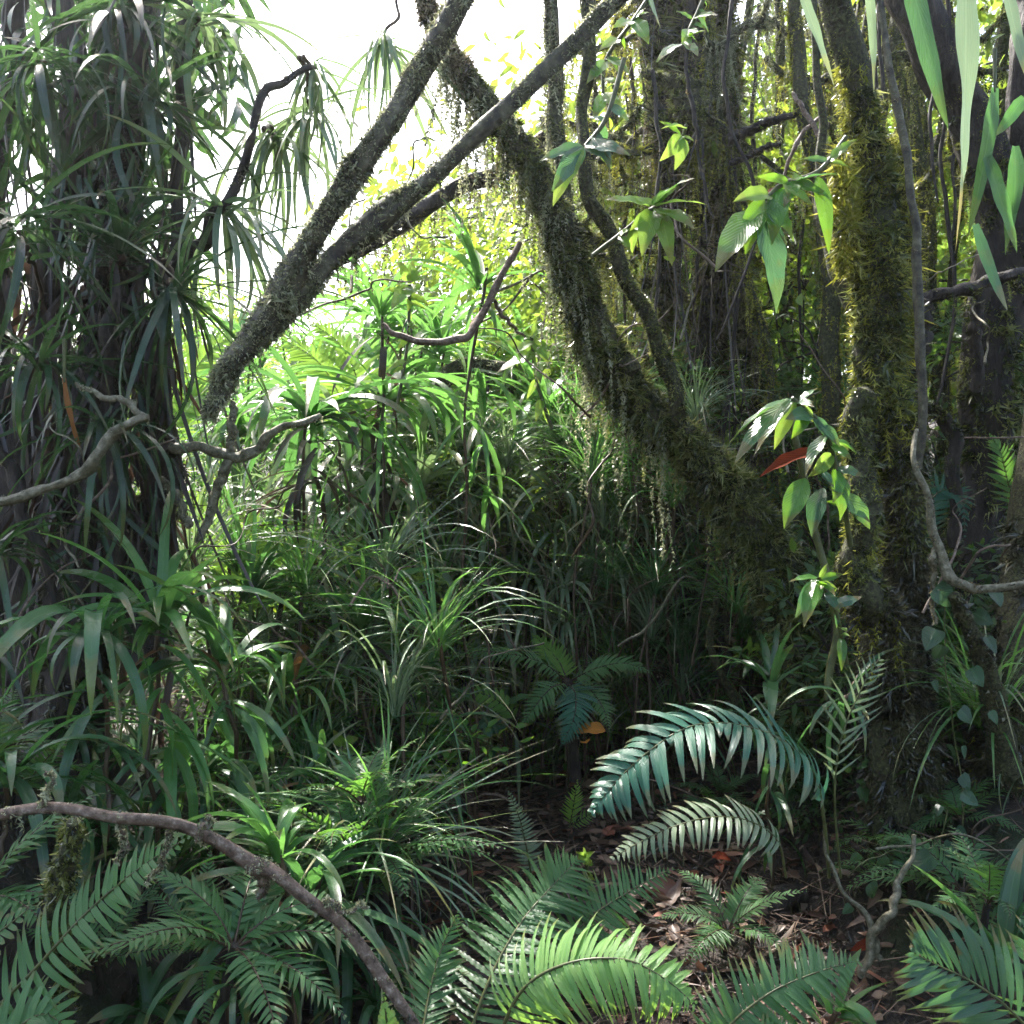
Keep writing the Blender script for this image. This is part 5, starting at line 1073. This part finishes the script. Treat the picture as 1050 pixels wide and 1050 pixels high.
# ================================================================== hanging twigs and curtain roots at upper right
r = np.random.default_rng(909)
for k in range(16):
    x = r.uniform(600, 1040); y0 = r.uniform(-60, 180); y1 = y0 + r.uniform(180, 420); d = r.uniform(3.6, 5.2)
    vine('thin dark root hanging straight down among the mossy trunks at upper right', [(x, y0, 2, d), (x + r.normal(0, 8), (y0 * 2 + y1) / 3, 2, d), (x + r.normal(0, 14), (y0 + 2 * y1) / 3, 1.8, d), (x + r.normal(0, 18), y1, 1, d)], 'dark_bark', 'hanging_root', 'root', seed=900 + k, mossn=120, mossmat='moss_brown', mL=(.005, .018), wob=.008)
for o in scene.objects:
    if o.name.split('.')[0] == 'hanging_root' and o.type == 'EMPTY': o['group'] = 'hanging roots at upper right'

r = np.random.default_rng(606)
for k in range(20):
    x = r.uniform(560, 1060); d = r.uniform(4.4, 6.6); lean = r.normal(0, 90); w0 = r.uniform(4, 11)
    t = vine('slender brown mossy stem among the thicket behind the right-hand trunks', [(x, 720, w0, d)] + [(x + lean * f + r.normal(0, 14), 720 - 800 * f, w0 * (1 - .4 * f), d) for f in (.2, .4, .6, .8, 1)], 'mossbark', 'slender_tree', 'tree', seed=700 + k, mossn=3500, mossmat=('moss_lit_gold', 'moss', 'moss_lit_gold')[k % 3], beardn=190, mL=(.012, .05), bL=(.04, .5), wob=.03)
    t['group'] = 'slender stems behind the right-hand trunks'

# ================================================================== thin haze volume, added to imitate the pale veil of lens glare
def haze():
    x0, x1, y0, y1, z0, z1 = -300, 300, -300, 300, -4, 17
    me = bpy.data.meshes.new('haze')
    me.from_pydata([(x, y, z) for z in (z0, z1) for y in (y0, y1) for x in (x0, x1)], [], [(0, 2, 3, 1), (4, 5, 7, 6), (0, 1, 5, 4), (2, 6, 7, 3), (0, 4, 6, 2), (1, 3, 7, 5)])
    o = bpy.data.objects.new('haze', me); COL.objects.link(o); tag(o, 'thin haze added to imitate the pale veil of lens glare', 'added haze', None, 'stuff')
    m, nt, N = nodes('haze'); v = N('ShaderNodeVolumePrincipled'); v.inputs['Color'].default_value = (.94, .97, 1, 1)
    v.inputs['Density'].default_value = .0015; v.inputs['Anisotropy'].default_value = .72
    nt.links.new(v.outputs[0], N('ShaderNodeOutputMaterial').inputs['Volume']); me.materials.append(m)
haze()

vine('mossy upright stem under the bare brown branch, at its left end', [(62, 1060, 9, 1.95), (66, 980, 9, 1.95), (60, 920, 12, 1.95), (72, 870, 10, 1.9), (70, 845, 6, 1.85)], 'mossbark', 'vine', 'vine', seed=811, mossn=4500, mossmat='moss', mL=(.006, .022), beardn=60, bL=(.02, .1))
r = np.random.default_rng(321)
for x0, y0, x1, y1, d0, d1, n in [(180, 600, 440, 860, 3.2, 4.4, 14), (560, 200, 860, 700, 3.7, 5.2, 18), (860, 300, 1050, 900, 2.9, 3.9, 14), (0, 480, 200, 720, 2.8, 3.1, 8), (240, 100, 560, 420, 3.6, 5, 8), (420, 640, 700, 860, 3.9, 4.9, 8)]:
    for k in range(n):
        x, y, d = r.uniform(x0, x1), r.uniform(y0, y1), r.uniform(d0, d1); a = r.normal(-1.3, .7); l = r.uniform(50, 170)
        pts = [(x + math.cos(a) * l * f + r.normal(0, 9), y + math.sin(a) * l * f + r.normal(0, 7) + 60 * (f - .5) ** 2, r.uniform(.7, 1.5) * (1.2 - .6 * f), d + r.normal(0, .08)) for f in (0, .25, .5, .75, 1)]
        t = vine('thin bare pale twig or dead stalk crossing the undergrowth', pts, ('branch', 'pale_bark', 'brown_stalk')[k % 3], 'bare_twig', 'twig', seed=1200 + k, lump=.2, wob=.004)
        t['group'] = 'bare twigs in the undergrowth'

r = np.random.default_rng(515)
for k in range(20):
    x, y, d = r.uniform(545, 900), r.uniform(-10, 380), r.uniform(4.4, 6.4); l = r.uniform(90, 240); sl_ = r.uniform(-.6, .3) * (1 if k % 2 else -1)
    t = vine('mossy bough with a curtain of hanging moss among the trunks at upper right', [(x + l * f, y + l * f * sl_ + r.normal(0, 8), r.uniform(2.5, 5) * (1.2 - .7 * f), d + .3 * f) for f in (0, .25, .5, .75, 1)], 'mossbark', 'mossy_bough', 'bough', seed=1500 + k, mossn=2400, mossmat=('moss_lit_gold', 'moss_lit_gold', 'moss', 'moss_grey')[k % 4], beardn=190, mL=(.012, .045), bL=(.06, .6), wob=.03,
             extra=[[(x + l * .5, y + l * .5 * sl_, 2.5, d + .15), (x + l * .6, y + l * .35 * sl_ - 40, 1.8, d + .1), (x + l * .75, y + l * .3 * sl_ - 70, 1, d)]])
    t['group'] = 'mossy boughs at upper right'
